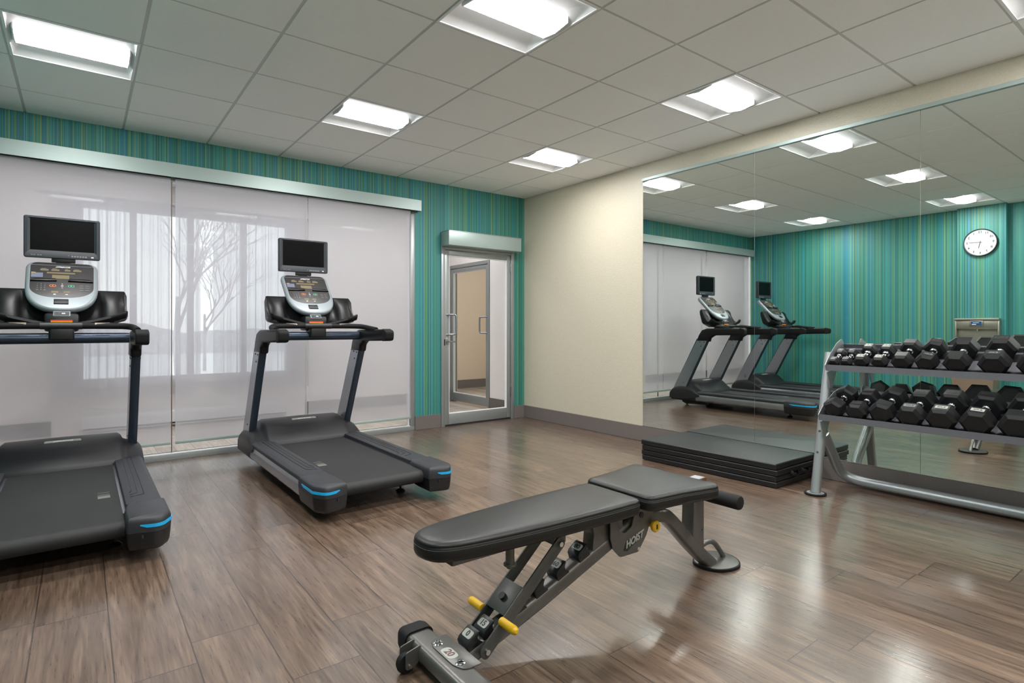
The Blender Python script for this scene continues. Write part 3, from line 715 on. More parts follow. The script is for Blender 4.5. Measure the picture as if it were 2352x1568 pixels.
    for a, b_ in ((-.118, -.075), (-.060, -.018), (.010, .040), (.056, .100)): bx(a, .135, b_, .151, 'amber_lcd'); bx(a+.005, .154, b_-.012, .158, 'print_grey')
    bx(-.083, .108, .066, .122, 'amber_lcd'); bx(-.055, .058, .035, .094, 'amber_lcd')
    bx(-.163, .068, -.103, .112, 'note_blue'); bx(-.163, .113, -.140, .117, 'yellow')
    for cx_, m_ in ((-.050, 'orange'), (.046, 'green')):
        ro = fillet([(cx_-.017, -.022), (cx_+.017, -.022), (cx_+.017, -.002), (cx_-.017, -.002)], .009, 5)
        q.mat(m_).prism(ro, 'z', .0105, .012, M=Mc); q.mat('panel_dark').prism(offset2(ro, .0028), 'z', .0118, .0124, M=Mc)
        q.mat(m_).box((cx_-.004, -.015, .0122), (cx_+.004, -.009, .0128), M=Mc)
    q.mat('print_white'); q.prism([(-.006, .004), (.004, .004), (-.001, .009)], 'z', .0105, .0118, M=Mc); q.prism([(-.006, -.028), (.004, -.028), (-.001, -.033)], 'z', .0105, .0118, M=Mc); q.box((-.007, -.015, .0105), (.005, -.009, .0118), M=Mc)
    dig = ['1', '2', '3', '4', '5', '6', '7', '8', '9', '', '0', '']
    q.mat('decal_grey')
    for k in range(12):
        if dig[k]: q.text(dig[k], .0095, Mc @ Matrix.Translation((-.128+.019*(k % 3), .002-.018*(k//3), .0112)), .0002)
        else: q.box((-.134+.019*(k % 3), .0-.018*(k//3)-.001, .0105), (-.122+.019*(k % 3), .0-.018*(k//3)+.001, .0115), M=Mc)
    for r_ in range(3):
        for c2 in range(2): bx(.088+.032*c2, -.008-.021*r_, .112+.032*c2, -.005-.021*r_, 'print_grey'); bx(.085+.032*c2, -.018-.021*r_, .114+.032*c2, -.0165-.021*r_, 'panel_dark')
    bx(-.056, -.080, -.020, -.062, 'amber_lcd'); bx(.006, -.080, .040, -.062, 'amber_lcd')
    bx(-.045, -.098, -.033, -.090, 'print_white'); bx(.016, -.096, .030, -.092, 'print_white')
    q.make('display_panel', con, angle=30)
    for s_ in (-1, 1):
        q = mb('black_plastic'); q.prism([(s_*.030, .030), (s_*.165, .026), (s_*.142, .050), (s_*.036, .050)], 'z', .009, .024, .003, M=Mc); q.make('reading_ledge', con)
    q = mb('ink'); q.box((-.042, -.185, .006), (.034, -.138, .014), .004, M=Mc); q.mat('hood_grey')
    for a in (-.040, -.003): q.box((a, -.182, .0135), (a+.034, -.165, .016), M=Mc); q.box((a+.006, -.149, .0135), (a+.030, -.146, .0155), M=Mc)
    q.make('speed_switch', con)
    q = mb('rim_blue_grey'); q.box((-.045, -.275, -.034), (.045, -.228, -.006), .006, M=Mc); q.mat('ink').box((-.038, -.270, -.007), (.038, -.240, -.0045), M=Mc); q.mat('print_white').box((.0, -.259, -.005), (.018, -.251, -.0035), M=Mc); q.mat('chrome').box((-.026, -.259, -.005), (-.018, -.251, -.0035), M=Mc)
    q.make('jack_panel', con)
    # television
    tv = bpy.data.objects.new('television', None); 
    q = MB(); q.mat('tv_frame'); c0 = -.645; tilt = Matrix.Translation((0, Y(c0), 1.735)) @ Matrix.Rotation(0, 4, 'X')
    oo = fillet([(-.206, -.139), (.206, -.139), (.206, .139), (-.206, .139)], .014, 5)
    def ring(pl, y): return [tilt @ Vector((p[0], y, p[1])) for p in pl]
    sq = fillet([(-.172, -.087), (.172, -.087), (.172, .117), (-.172, .117)], .003, 5)
    fr = fillet([(-.186, -.102), (.186, -.102), (.186, .128), (-.186, .128)], .006, 5)
    q.loft([ring(offset2(oo, .03), .045), ring(offset2(oo, .01), .040), ring(oo, .022), ring(oo, -.004), ring(offset2(oo, .004), -.010), ring(fr, -.011), ring(sq, -.003)], caps=True)
    tvo = q.make('television', t, angle=30)
    q = mb('screen'); q.prism(sq, 'y', -.0045, -.0028, M=tilt); q.make('screen', tvo)
    q = mb('print_grey')
    for a in [-.168, -.155, -.135, -.122]: q.box((a, -.0112, -.124), (a+.009, -.0098, -.119), M=tilt)
    for k in range(6): q.box((.045+.015*k, -.0112, -.126), (.056+.015*k, -.0098, -.116), M=tilt)
    q.mat('print_white').box((.155, -.0113, -.125), (.169, -.0098, -.118), M=tilt); q.box((.030, -.0112, -.118), (.032, -.0098, -.116), M=tilt); q.make('button_row', tvo)
    q = mb('black_plastic'); q.box((-.062, Y(-.64), 1.57), (.068, Y(-.61), 1.605), .004); q.box((-.04, Y(-.625), 1.48), (.04, Y(-.60), 1.72), .008); q.make('tv_bracket', t)
    return t
treadmill(-2.928, 'black and silver treadmill on the right, nearer the glass door', -.21)
treadmill(-4.548, 'black and silver treadmill on the left, cut off by the photo edge', .20)

# ------------------------------------------------------------------ bench
BY = -3.99
t = thing('weight_bench', 'black padded adjustable weight bench with grey metal frame in the foreground', 'weight bench', (-2.8, BY, 0))
def bx_(a): return a+2.8
def V3(x, y, z): return (bx_(x), y, z)
cb = fillet([(-3.568, .030), (-3.472, .030), (-3.472, .087), (-3.568, .087)], .024, 6)
q = mb('bench_grey'); q.prism([(bx_(a), b_) for a, b_ in cb], 'y', -.33, .16); q.make('cross_foot', t)
for s_ in (-1, 1):
    q = mb('rubber'); ey = .16 if s_ > 0 else -.33
    out = [offset2([(bx_(a), b_) for a, b_ in fillet([(-3.575, .012), (-3.465, .012), (-3.465, .094), (-3.575, .094)], .03, 6)], d) for d in (0, -.001, .004, .014, .03)]
    q.loft([[(p[0], ey+s_*dd, p[1]) for p in r] for r, dd in zip(out, (0, .04, .06, .074, .08))])
    q.lathe([(0, 0), (.022, 0), (.024, .01), (0, .012)], Matrix.Translation(V3(-3.52, ey+s_*.03, 0))); q.make('end_cap', t)
q = mb('rubber'); wm = Matrix.Translation(V3(-3.598, .105, .034)) @ Matrix.Rotation(PI/2, 4, 'X')
q.lathe([(0, -.013), (.024, -.013), (.031, -.011), (.034, 0), (.031, .011), (.024, .013), (0, .013)], wm); q.make('transport_wheel', t)
q = mb('bench_grey')
for yy in (.078, .122): q.prism(fillet([(bx_(-3.555), .09), (bx_(-3.610), .078), (bx_(-3.612), .022), (bx_(-3.585), .022), (bx_(-3.552), .05)], .01, 3), 'y', yy, yy+.005)
q.mat('chrome').tube([V3(-3.598, .072, .034), V3(-3.598, .133, .034)], .006, 10); q.make('wheel_bracket', t)
# plate with 20
q = mb('bench_grey'); out = fillet([(-3.532, .045), (-3.515, .085), (-3.455, .085), (-3.455, -.125), (-3.515, -.125), (-3.532, -.08)], [.05, .03, .0, .0, .03, .05], 5)
q.prism([(bx_(a), b_) for a, b_ in out], 'z', .0872, .0905, .001)
q.mat('chrome')
for yy in (.050, -.085): q.lathe([(.016, 0), (.016, .001), (.011, .002), (.0105, .007), (.006, .009), (.0055, .005), (0, .005)], Matrix.Translation(V3(-3.508, yy, .0905)), 18)
q.mat('decal_grey').prism([(bx_(a), b_) for a, b_ in fillet([(-3.527, .014), (-3.489, .014), (-3.489, -.054), (-3.527, -.054)], .018, 5)], 'z', .0905, .0912)
q.mat('ink_red').text('20', .036, frame(V3(-3.508, -.020, .0915), (0, -1, 0), (1, 0, 0)), .0003, .0008); q.make('mounting_plate', t)
# spine
sp = [V3(-3.455, 0, .045), V3(-3.12, 0, .151), V3(-2.86, 0, .243), V3(-2.70, 0, .30), V3(-2.60, 0, .335)]
q = mb('bench_grey')
def rt(path, w_, h_, r_):
    rings = []; P = [Vector(p) for p in path]
    for i, p in enumerate(P):
        tt = (P[min(i+1, len(P)-1)]-P[max(i-1, 0)]).normalized(); side = Vector((0, 1, 0)); nn = tt.cross(side).normalized()
        for_ = fillet([(-w_, -h_), (w_, -h_), (w_, h_), (-w_, h_)], r_, 5); rings.append([p+side*a+nn*b_ for a, b_ in for_])
    return rings
q.loft(rt(sp, .034, .032, .024)); q.make('spine_tube', t)
q = mb('bench_grey'); q.prism(fillet([(bx_(-2.875), .25), (bx_(-2.865), .33), (bx_(-2.885), .40), (bx_(-2.70), .40), (bx_(-2.70), .30), (bx_(-2.78), .26)], [0, .02, .02, 0, 0, 0], 4), 'y', -.03, .03, .006); q.make('pivot_block', t)
# number blocks
ang = math.atan2(.243-.151, .26)
for (x, z, s_) in ((-2.915, .262, '80'), (-3.025, .223, '60'), (-3.128, .186, ''), (-3.225, .150, '30'), (-3.352, .106, '15'), (-3.413, .090, '0')):
    q = mb('black_plastic'); M_ = Matrix.Translation(V3(x, 0, z-.004)) @ Matrix.Rotation(-ang, 4, 'Y')
    pf = [(-.031, -.01), (.028, -.01)]+[(.028-.013*math.sin(PI*k/8), -.004+.040*k/8) for k in range(9)]+[(.020, .038), (-.020, .028), (-.031, .018)]
    q.prism(pf, 'y', -.031, .031, .003, M=M_)
    M2 = M_ @ frame((0, 0, .0332), (0, -1, 0), (.97, 0, .243)); q.mat('decal_grey')
    q.prism(fillet([(-.023, -.014), (.023, -.014), (.023, .014), (-.023, .014)], .009, 5), 'z', -.001, .0010, M=M2)
    if s_: q.mat('ink').text(s_, .027, M2 @ Matrix.Translation((0, 0, .0012)), .0003, .0008)
    q.make('adjustment_block', t)
# support arms
A = Vector(V3(-3.388, 0, .071)); B_ = Vector(V3(-3.066, 0, .349)); dirv = (B_-A).normalized(); L_ = (B_-A).length
nn = Vector((-dirv.z, 0, dirv.x))
Ma = Matrix(((dirv.x, 0, nn.x, A.x), (0, 1, 0, 0), (dirv.z, 0, nn.z, A.z), (0, 0, 0, 1)))
for s_ in (-1, 1):
    q = mb('arm_grey'); ol = fillet([(-.024, -.023), (L_+.022, -.023), (L_+.022, .023), (-.024, .023)], .022, 6)
    q.prism(ol, 'y', s_*.050, s_*.057, .001, M=Ma); arm = q.make('support_arm', t)
    q = mb('chrome')
    for u in (0, L_): q.tube([Ma @ Vector((u, s_*.045, 0)), Ma @ Vector((u, s_*.066, 0))], .009, 14)
    q.make('bolt', arm)
    q = mb('yellow'); q.tube([Ma @ Vector((.098, s_*.055, .02)), Ma @ Vector((.098, s_*.125, .02)), Ma @ Vector((.098, s_*.133, .02)), Ma @ Vector((.098, s_*.138, .02))], [.0145, .0145, .012, .006], 16); q.make('hand_peg', arm)
q = mb('arm_grey'); q.box((.115, -.0495, .018), (.225, .0495, .024), .001, M=Ma); q.mat('ink').tube([Ma @ Vector((.165, 0, .022)), Ma @ Vector((.165, 0, .036))], .013, 18); q.make('arm_bridge', t)
for u in (0, L_): mb('arm_grey').tube([Ma @ Vector((u, -.05, 0)), Ma @ Vector((u, .05, 0))], .011, 12).make('axle', t)
q = mb('bench_grey'); q.tube([V3(-3.25, 0, .40), V3(-3.25, 0, .305)], .016, 16); q.tube([V3(-3.25, 0, .307), V3(-3.25, 0, .300)], .023, 18); q.tube([V3(-3.25, 0, .300), V3(-3.25, 0, .290)], .012, 14); q.make('stop_stem', t)
q = mb('bench_grey'); q.box(V3(-3.50, -.028, .366), V3(-2.72, .028, .406), .003); q.mat('ink').box(V3(-3.503, -.026, .368), V3(-3.499, .026, .404)); q.mat('bench_grey').box(V3(-3.09, -.05, .345), V3(-3.03, .05, .38), .004); q.make('pad_beam', t)
# pads
def sm(pts, it=2):
    P = [Vector(p) for p in pts]
    for _ in range(it):
        Q = []
        for i in range(len(P)): a, b_ = P[i], P[(i+1) % len(P)]; Q += [a*.75+b_*.25, a*.25+b_*.75]
        P = Q
    return [tuple(p) for p in P]
bp = [(-3.612, .0), (-3.600, .058), (-3.545, .098), (-3.40, .122), (-3.15, .143), (-2.90, .152), (-2.79, .153), (-2.738, .151), (-2.722, .13), (-2.720, .06), (-2.720, -.06), (-2.722, -.13), (-2.738, -.151), (-2.79, -.153), (-2.90, -.152), (-3.15, -.143), (-3.40, -.122), (-3.545, -.098), (-3.600, -.058)]
out = sm([(bx_(a), b_) for a, b_ in bp], 2)
def pad(name, out, z0, z1, M_=None):
    q = mb('leather'); q.cushion(out, [(.012, z0), (.003, z0+.003), (0, z0+.012), (0, z1-.006), (.003, z1-.001), (.0012, z1+.002), (.004, z1+.008), (.011, z1+.0135), (.021, z1+.0165)])
    q.mat('stitch'); st = offset2(out, -.0012); n = len(st)
    q.loft([[(p[0], p[1], z) for p in offset2(out, d)] for d, z in ((.001, z1-.0095), (-.0008, z1-.0085), (.001, z1-.0075))], caps=False)
    q.mat('ink').loft([[(p[0], p[1], z) for p in offset2(out, d)] for d, z in ((.02, z0-.006), (.014, z0+.002))])
    o_ = q.make(name, t, angle=60); return o_
pad('back_pad', out, .412, .457)
spts = [(-2.700, .0), (-2.700, .150), (-2.688, .176), (-2.64, .190), (-2.45, .225), (-2.34, .238), (-2.315, .232), (-2.303, .20), (-2.303, -.20), (-2.315, -.232), (-2.34, -.238), (-2.45, -.225), (-2.64, -.190), (-2.688, -.176), (-2.700, -.150)]
spts = fillet([(-2.700, .178), (-2.700, -.178), (-2.52, -.197), (-2.303, -.240), (-2.303, .240), (-2.52, .197)], [.045, .045, .25, .042, .042, .25], 10)
pad('seat_pad', [(bx_(a), b_+.012) for a, b_ in spts], .418, .460)
# side plates with logo
hp = fillet([(-2.790, .42), (-2.790, .30), (-2.775, .255), (-2.735, .215), (-2.625, .212), (-2.575, .27), (-2.525, .37), (-2.52, .415), (-2.65, .415), (-2.648, .37), (-2.665, .325), (-2.705, .304), (-2.735, .318), (-2.748, .35), (-2.755, .395), (-2.76, .42)], [0, .03, .03, .03, .015, .01, .02, 0, 0, .01, .015, .02, .015, .01, .01, 0], 4)
for s_ in (-1, 1):
    q = mb('bench_grey'); q.prism([(bx_(a), b_) for a, b_ in hp], 'y', s_*.040, s_*.046, .001)
    q.mat('ink')
    if s_ < 0:
        Mh = frame(V3(-2.655, -.0462, .263), (1, 0, .26), (-.26, 0, 1)); q.prism([(-.064, -.010), (-.046, .016), (.060, .019), (.056, -.006), (-.02, -.015), (-.046, -.022)], 'z', 0, .0006, M=Mh)
        q.mat('decal_grey').text('HOIST', .038, Mh @ Matrix.Translation((.005, .004, .0008)), .0004, .0016, .35)
    q.mat('ink').lathe([(0, .004), (.012, .003), (.0125, 0)], frame(V3(-2.607, s_*.046, .360), (1, 0, 0), (0, 0, -s_)), 18)
    q.mat('chrome').lathe([(0, .004), (.007, .003), (.0075, 0)], frame(V3(-2.627, s_*.046, .226), (1, 0, 0), (0, 0, -s_)), 14); q.make('side_plate', t)
q = mb('bench_grey'); q.box(V3(-2.70, -.04, .365), V3(-2.34, .04, .417), .006); q.tube([V3(-2.72, -.04, .39), V3(-2.72, .04, .39)], .017, 14); q.make('seat_bracket', t)
q = mb('yellow'); Mk = frame(V3(-2.500, -.01, .284), (0, -1, 0), (.3, 0, 1))
q.lathe([(0, .065), (.020, .065), (.024, .060), (.024, .050), (.018, .044), (.010, .040), (.010, .0), (0, 0)], frame(V3(-2.530, -.0, .299), (1, 0, 0), (0, 0, 1)), 22)
q.mat('ink').box((-.010, -.005, .0652), (.010, .005, .0658), M=frame(V3(-2.530, -.0, .299), (0, 0, 1), (-1, 0, 0))); q.make('pop_pin_knob', t)
# rear leg
q = mb('bench_grey'); q.loft(rt(smoothpath([V3(-2.56, 0, .33), V3(-2.42, 0, .318), V3(-2.36, 0, .275), V3(-2.20, 0, .12), V3(-2.06, 0, .01)], 2), .034, .030, .024)); q.make('rear_leg', t)
q = mb('bench_grey'); q.prism([(bx_(-2.235), .16), (bx_(-2.225), .415), (bx_(-2.150), .415), (bx_(-2.150), .09)], 'y', -.033, .033, .006)
q.mat('bench_grey').box(V3(-2.30, -.035, .39), V3(-2.13, .035, .417), .003); q.mat('ink').lathe([(0, .0005), (.004, .0005), (.004, 0)], frame(V3(-2.168, -.0332, .20), (1, 0, 0), (0, 0, 1)), 10); q.make('rear_post', t)
q = mb('bench_grey'); q.tube([V3(-2.16, 0, .098), V3(-2.09, 0, .118), V3(-2.03, 0, .108), V3(-1.975, 0, .05), V3(-1.945, 0, .012)], .0125, 14, smooth=2); q.make('lift_handle', t)
fp = sm([(bx_(a), b_) for a, b_ in [(-2.13, -.03), (-2.10, -.085), (-2.02, -.115), (-1.95, -.10), (-1.90, -.04), (-1.895, .03), (-1.93, .085), (-2.02, .10), (-2.10, .07), (-2.13, .03)]], 2)
q = mb('bench_grey'); q.cushion(offset2(fp, .006), [(0, .008), (0, .012), (.003, .0145)]) if 0 else q.prism(offset2(fp, .007), 'z', .009, .0155, .001)
q.mat('rubber').loft([[(p[0], p[1], z) for p in offset2(fp, d)] for d, z in ((.001, 0), (0, .002), (0, .013), (.002, .0145), (.007, .0146), (.01, .009))]); q.make('foot_plate', t)
# foam roller
q = mb('bench_grey'); q.tube([V3(-2.185, .21, .375), V3(-2.185, -.22, .375)], .014, 14); q.make('roller_bar', t)
for s_ in (-1, 1):
    q = mb('rubber'); a = -.055 if s_ < 0 else .055; e = -.235 if s_ < 0 else .235
    P_ = [(-2.185, a), (-2.185, e)]
    q.tube([V3(-2.185, a, .375), V3(-2.185, a+s_*.002, .375), V3(-2.185, a+s_*.006, .375), V3(-2.185, e-s_*.008, .375), V3(-2.185, e-s_*.002, .375), V3(-2.185, e, .375)], [.024, .029, .031, .031, .028, .022], 24); q.make('foam_roller', t)

# ------------------------------------------------------------------ folded mat stack
t = thing('folded_gym_mat', 'black folding gym mat stacked in four panels on the floor below the mirrors', 'gym mat', (-.31, -2.96, 0))
t.rotation_euler = (0, 0, 0)
def quadpoly(d=0, sx=0, sy=0):
    return offset2([(-.322+sx, .578+sy), (.296, .578+sy), (.296, -.575+sy), (-.275+sx, -.575+sy)], d)
zs = [(.002, .043, .012, 0), (.045, .086, .010, .004), (.088, .129, .004, -.006), (.131, .174, 0, 0)]
for k, (z0, z1, dx, dy) in enumerate(zs):
    q = mb('mat_side'); pl = fillet(quadpoly(0, dx, dy), .012, 3)
    q.loft([[(p[0], p[1], z) for p in offset2(pl, d)] for d, z in ((.01, z0), (.002, z0+.004), (0, z0+.014), (.002, z0+.022), (0, z0+.030), (.0, z1-.006), (.003, z1-.002))])
    q.mat('mat_vinyl').loft([[(p[0], p[1], z) for p in offset2(pl, d)] for d, z in ((.0032, z1-.003), (.006, z1-.0004), (.010, z1))]); q.make('mat_panel', t, angle=30)
q = mb('mat_side')
for yy, zz in ((-.577, .065),):
    for xx in (-.02, .13):
        q.tube([(xx-.050, yy+.004, zz+.030), (xx-.040, yy-.018, zz+.012), (xx, yy-.026, zz-.004), (xx+.040, yy-.018, zz+.008), (xx+.05, yy+.004, zz+.022)], .0028, 8, smooth=2, ry=.012)
q.make('carry_strap', t)

# ------------------------------------------------------------------ dumbbell rack
t = thing('dumbbell_rack', 'silver two-tier dumbbell rack in front of the mirrors', 'dumbbell rack', (-.3, -3.79, 0))
RL = 2.25
def rx(a): return a+.3
def ry_(y): return y+3.79
for yy in (-3.752, -3.79-RL-.035):
    q = mb('rack_silver'); q.tube([(rx(-.478), ry_(yy), .01), (rx(-.30), ry_(yy), .80), (rx(-.265), ry_(yy), .95)], .031, 24); lg = q.make('leg', t)
    q = mb('seam_metal')
    for z in (.28, .42): q.tube([(rx(-.478+.2266*z-.030), ry_(yy), z), (rx(-.478+.2266*z-.036), ry_(yy), z)], .008, 12)
    q.make('bolt', lg)
    q = mb('rack_silver'); q.lathe([(0, .010), (.058, .010), (.060, .013), (0, .015)], Matrix.Translation((rx(-.478), ry_(yy), 0))); q.mat('rubber').lathe([(0, 0), (.066, 0), (.068, .003), (.068, .011), (.064, .0135), (.058, .0136), (0, .009)], Matrix.Translation((rx(-.478), ry_(yy), 0)), 32); q.make('foot', t)
ye = -3.79-RL-.035
q = mb('rack_silver')
q.tube(smoothpath([(rx(-.39), ry_(-3.765), .405), (rx(-.27), ry_(-3.763), .27), (rx(-.115), ry_(-3.755), .085), (rx(-.088), ry_(-3.86), .050), (rx(-.085), ry_(-4.05), .050), (rx(-.085), ry_(-4.4), .050), (rx(-.085), ry_(ye+.5), .050), (rx(-.10), ry_(ye+.1), .040), (rx(-.26), ry_(ye+.03), .21), (rx(-.39), ry_(ye), .40)], 3), .034, 20); q.make('base_tube', t)
def shelf(xf, zf, xb, zb, yl):
    n = Vector((xb-xf, zb-zf)).normalized(); up = Vector((-n.y, n.x)); W_ = (Vector((xb, zb))-Vector((xf, zf))).length
    def P(u, v): return (rx(xf+n.x*u+up.x*v), zf+n.y*u+up.y*v)
    q = mb('rack_shelf')
    y0_, y1_ = ry_(-3.79), ry_(-3.79-RL)
    q.prism([P(0, 0), P(W_, 0), P(W_, -.003), P(0, -.003)], 'y', y0_, y1_)
    q.prism([(rx(xf-.004), zf+.036), (rx(xf-.001), zf+.036), (rx(xf+.001), zf-.002), (rx(xf-.004), zf-.004)], 'y', y0_, y1_)
    q.prism([P(W_, -.003), P(W_, .03), P(W_-.003, .03), P(W_-.003, -.003)], 'y', y0_, y1_)
    o_ = q.make('shelf', t, flat=True)
    q = mb('rubber'); q.prism([P(.004, .0002), P(.085, .0002), P(.085, .003), P(.004, .003)], 'y', y0_-.004, y1_+.004); q.prism([P(W_-.115, .0002), P(W_-.03, .0002), P(W_-.03, .003), P(W_-.115, .003)], 'y', y0_-.004, y1_+.004); q.make('rubber_strip', o_, flat=True)
    q = mb('rack_silver'); 
    for ya, yb in ((y0_, y0_+.004), (y1_-.004, y1_)):
        q = mb('rack_silver')
        e = fillet([P(-.004, -.02), P(.0, .022), P(.08, .085), P(W_*.6, .10), P(W_, .075), P(W_+.005, -.01), P(W_*.5, -.06), P(.05, -.075)], [.002, .01, .06, .06, .04, .01, .04, .02], 5)
        e = fillet([P(-.004, .0), P(.0, .036), P(.09, .065), P(W_*.7, .085), P(W_, .075), P(W_+.003, -.004)], [.002, .01, .06, .06, .03, .004], 5)
        q.prism(e, 'y', ya, yb, .0008); q.make('end_bracket', o_)
    for ya in (y0_-.0042, y1_+.0042):
        q = mb('rack_silver'); q.prism(fillet([(rx(xf+.0), zf-.015), (rx(xf+.15), zf-.015+.02), (rx(xf+.12), zf-.05), (rx(xf+.075), zf-.13), (rx(xf+.045), zf-.13)], [0, 0, .02, .02, .03], 4), 'y', ya-.003, ya+.003); q.make('gusset', o_)
    return P
PU = shelf(-.405, .840, -.125, .985, .0)
PL = shelf(-.505, .514, -.165, .636, .0)
q = mb('red_orange'); q.box((rx(-.33), ry_(-3.7945), .905), (rx(-.31), ry_(-3.7953), .925)); q.make('warning_sticker', t)
q = mb('ink'); q.text('Hoist' if 0 else 'Z', .05, frame((rx(-.285), ry_(-4.41), .9175), (0, -1, 0), (.28, 0, .123)), .0003, .001, .5) if 0 else q.box((rx(-.30), ry_(-4.40), .9120), (rx(-.296), ry_(-4.44), .9135)); q.make('shelf_decal', t)

def dumbbell(D, Ln, hl, gr, txt, tm, rot):
    """D across corners, Ln full length, hl head length, axis along local x, origin at centre of underside line"""
    root = bpy.data.objects.new('hex_dumbbell', None); C.objects.link(root); r = D/2; ap = r*math.cos(PI/6)
    for s_ in (-1, 1):
        q = mb('hex_rubber'); rings = []
        for f_, xx in ((.80, Ln/2-hl), (1.0, Ln/2-hl+.012), (1.0, Ln/2-.014), (.74, Ln/2), (.70, Ln/2), (.66, Ln/2-.002)):
            rings.append([(s_*xx, r*f_*math.cos(PI/3*k+rot), r*f_*math.sin(PI/3*k+rot)) for k in range(6)])
        bm2 = MB(); q.loft(rings); 
        bmesh.ops.recalc_face_normals(q.bm, faces=q.bm.faces)
        bmesh.ops.bevel(q.bm, geom=[e for e in q.bm.edges if e.is_manifold and e.calc_face_angle() > .35], offset=.0022, segments=2, affect='EDGES', clamp_overlap=True)
        hd = q.make('head', root, angle=30)
        if txt:
            fa = rot+PI/6
            best = min(range(6), key=lambda k: abs(((fa+PI/3*k-PI/2+.25) + PI) % (2*PI)-PI)); fa += PI/3*best
            c_ = Vector((s_*(Ln/2-hl/2), ap*math.cos(fa), ap*math.sin(fa))); nrm = Vector((0, math.cos(fa), math.sin(fa)))
            xdir = Vector((0, -math.sin(fa), math.cos(fa))); xdir = xdir if xdir.y < 0 else -xdir
            Mx = frame(c_+nrm*.0003, xdir, nrm.cross(xdir)); hw = min(r*.40, .030); hh = min(hl*.30, .016)
            if D > .12 and s_ > 0: tm = 'panel_dark'
            q = mb(tm); q.prism([(-hw, -hh), (hw, -hh), (hw, hh), (-hw, hh)], 'z', -.002, .0008, M=Mx)
            q.mat('ink' if tm != 'ink' else 'print_grey').text(txt, hh*1.25, Mx @ Matrix.Translation((0, 0, .001)), .0003, .0003); q.make('weight_label', hd, flat=True)
    q = mb('chrome'); Lg = Ln/2-hl
    pr = [(0, -Lg-.002), (gr*1.35, -Lg-.002), (gr*1.35, -Lg+.004), (gr*.95, -Lg+.006), (gr*1.2, -Lg+.010), (gr*.95, -Lg+.014), (gr, -Lg*.5), (gr*1.1, 0), (gr, Lg*.5), (gr*.95, Lg-.014), (gr*1.2, Lg-.010), (gr*.95, Lg-.006), (gr*1.35, Lg-.004), (gr*1.35, Lg+.002), (0, Lg+.002)]
    q.lathe(pr, Matrix.Rotation(PI/2, 4, 'Y'), 20); q.make('handle', root, angle=30)
    return root
UP = [(-3.830, .072, .165, .050, '5LB', 'print_grey', 0), (-3.906, .076, .165, .050, '5LB', 'panel_dark', .0), (-3.999, .100, .205, .062, '10LB', 'decal_grey', 0), (-4.104, .100, .205, .062, '10LB', 'decal_grey', 0), (-4.229, .122, .245, .075, '', '', 0), (-4.356, .122, .245, .075, '15LB', 'ink', .25), (-4.503, .136, .255, .082, '', '', 0), (-4.672, .148, .265, .088, '20LB', 'ink', 0), (-4.84, .150, .265, .088, '', '', 0), (-5.02, .156, .275, .09, '', '', 0)]
LO = [(-3.872, .132, .285, .088, '30LB', 'panel_dark', -.45), (-4.010, .132, .285, .088, '30LB', 'panel_dark', 0), (-4.152, .146, .30, .092, '', '', .28), (-4.302, .150, .30, .092, '35LB', 'print_grey', 0), (-4.458, .158, .315, .098, '40LB', 'decal_grey', 0), (-4.619, .160, .315, .098, '40LB', 'decal_grey', 0.07), (-4.790, .168, .325, .102, '', '', 0), (-4.968, .168, .325, .102, '', '', 0)]
onum = ['first', 'second', 'third', 'fourth', 'fifth', 'sixth', 'seventh', 'eighth', 'ninth', 'tenth']
SZ = {0: 'smallest', 1: 'very small', 2: 'small', 3: 'small', 4: 'medium', 5: 'medium', 6: 'larger', 7: 'large', 8: 'large', 9: 'large'}
for rowname, row, (xf, zf, xb, zb) in (('upper', UP, (-.405, .840, -.125, .985)), ('lower', LO, (-.505, .514, -.165, .636))):
    n = Vector((xb-xf, 0, zb-zf)).normalized(); upv = Vector((-n.z, 0, n.x)); a_ = math.atan2(n.z, n.x)
    for k, (yy, D, Ln, hl, txt, tm, rot) in enumerate(row):
        gr = .013 if D < .09 else .0155
        d = dumbbell(D, Ln, hl, gr, txt, tm, rot); 
        low = min(math.sin(PI/3*i+rot) for i in range(6)); hgt = -low*D/2
        sft = (W0 := (Vector((xb, zb))-Vector((xf, zf))).length)
        uu = Ln/2+(.026 if rowname == 'upper' else .020)
        p = Vector((xf, yy, zf))+n*uu+upv*(hgt+.0034)
        d.location = p; d.rotation_euler = (0, -a_, 0)
        tag(d, f'{SZ[k] if rowname == "upper" else "heavy"} black hex dumbbell, {onum[k]} from the left on the {rowname} rack shelf', 'dumbbell', f'hex dumbbells on the {rowname} rack shelf')

# small box on the floor
t = thing('small_box', 'small brown box with white paper on top, on the floor behind the bench', 'box', (-.985, -3.175, 0)); t.rotation_euler = (0, 0, .12)
mb('cardboard').box((-.055, -.05, 0), (.055, .05, .075), .004).make('carton', t); mb('paper').box((-.045, -.042, .0752), (.035, .03, .077)).make('paper_slip', t)

# ------------------------------------------------------------------ clock and drinking fountain on the west pilaster (seen in the mirror)
t = thing('wall_clock', 'round white wall clock with a black rim on the teal pilaster, seen in the mirror', 'clock', (-5.13, -3.315, 2.25))
Mw = frame((0, 0, 0), (0, 1, 0), (0, 0, 1)); Rc = .182
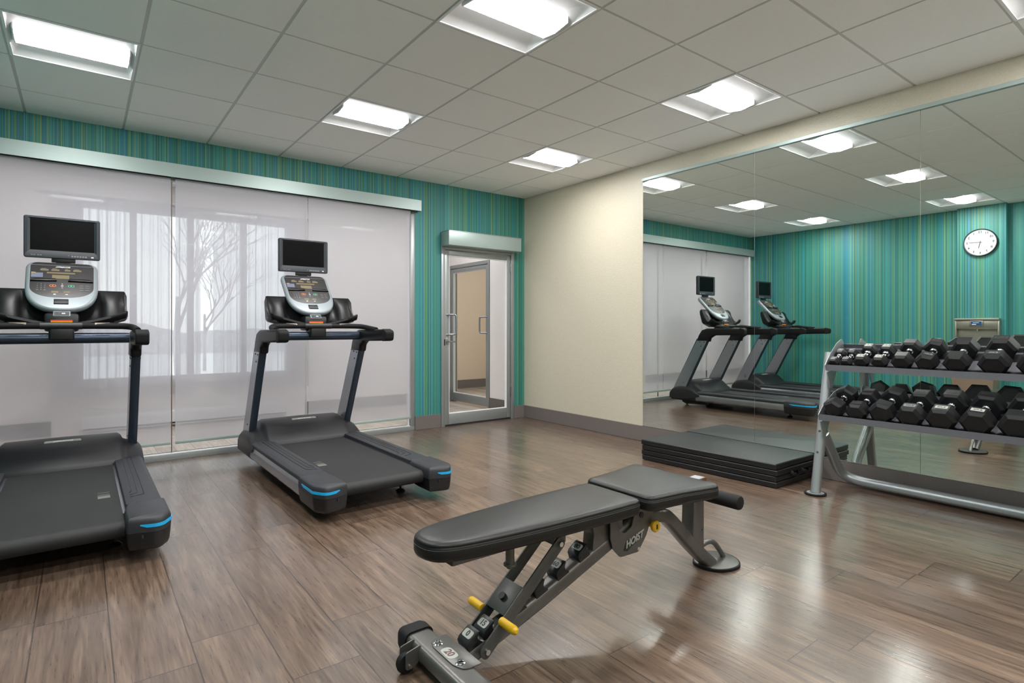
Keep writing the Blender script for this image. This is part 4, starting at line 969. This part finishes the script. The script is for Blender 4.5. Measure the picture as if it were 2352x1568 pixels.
# local x of Mw runs along +y: from the room (looking toward -x) right is +y... viewer faces west, so right is north (+y)
q = mb('clock_ink'); q.lathe([(0, .0), (Rc-.006, .0), (Rc, .006), (Rc, .030), (Rc-.005, .038), (Rc-.012, .036), (Rc-.014, .026), (0, .026)], Mw, 48); q.make('clock_rim', t)
q = mb('clock_white'); q.lathe([(0, .0275), (Rc-.014, .0275), (Rc-.014, .0262)], Mw, 48)
q.mat('clock_ink')
for k in range(1, 13):
    a = PI/2-k*PI/6; q.text(str(k), .040, Mw @ Matrix.Translation((.138*math.cos(a), .138*math.sin(a), .0279)), .0003, .0006)
    q.box((-.0008, .080, .0276), (.0008, .096, .0281), M=Mw @ Matrix.Rotation(a-PI/2, 4, 'Z'))
q.make('clock_face', t)
q = mb('clock_ink')
am = PI/2-2*PI*14.3/60; ah = PI/2-2*PI*(5+.24+.35)/12
for a, l, w_ in ((am, .118, .0022), (ah, .078, .0032)): q.box((-w_, -.02, .030), (w_, l, .0312), M=Mw @ Matrix.Rotation(a-PI/2, 4, 'Z'))
q.mat('red_orange').box((-.0006, -.03, .0315), (.0006, .05, .032), M=Mw @ Matrix.Rotation(-1.0, 4, 'Z')); q.make('clock_hands', t)

t = thing('drinking_fountain', 'stainless bottle-filling drinking fountain below the clock, seen in the mirror', 'drinking fountain', (-5.13, -3.29, .25))
def W3(x, y, z): return (x, y, z-.25)
q = mb('stainless'); y0_, y1_ = -.235, .235
q.box(W3(0, y0_, 1.215), W3(.11, y1_, 1.245), .006)
q.box(W3(0, y0_, .85), W3(.03, y1_, 1.215)); q.box(W3(.03, y0_, .85), W3(.085, y0_+.02, 1.215), .004); q.box(W3(.03, y1_-.02, .85), W3(.085, y1_, 1.215), .004); q.box(W3(.03, y0_+.02, 1.10), W3(.085, y1_-.02, 1.215), .004)
q.mat('chrome').lathe([(0, 0), (.012, 0), (.012, .03), (0, .03)], Matrix.Translation(W3(.055, 0, 1.075)), 14); q.make('filler_panel', t)
q = mb('fountain_skirt' if 0 else 'stainless'); q.box(W3(.085, -.075, 1.135), W3(.10, .075, 1.215), .006); fp_ = q.make('control_bezel', t)
q = mb('lcd_blue'); q.box(W3(.100, -.055, 1.148), W3(.102, .055, 1.202)); q.mat('print_white').box(W3(.102, -.03, 1.182), W3(.1025, .035, 1.188)).box(W3(.102, .0, 1.158), W3(.1025, .045, 1.168)); q.make('display_screen', fp_)
q = mb('stainless'); bo = fillet([(0, y0_), (.46, y0_), (.46, y1_), (0, y1_)], [0, .12, .12, 0], 8)
q.loft([[W3(p[0], p[1], z) for p in offset2(bo, d)] for d, z in ((.06, .70), (.02, .73), (0, .78), (0, .84), (.006, .85), (.02, .85), (.05, .825), (.12, .815))]); q.tube([W3(.10, .12, .85), W3(.10, .12, .90), W3(.14, .10, .92)], .012, 12); q.make('basin', t, angle=50)
q = mb('fountain_skirt'); q.loft([[W3(*p) for p in ((0, y0_+.03*k, z), (.28+.02*(1-k), y0_+.03*k, z), (.28+.02*(1-k), y1_-.03*k, z), (0, y1_-.03*k, z))] for k, z in ((1.0, .25), (0, .72))]); q.make('skirt', t, flat=True)
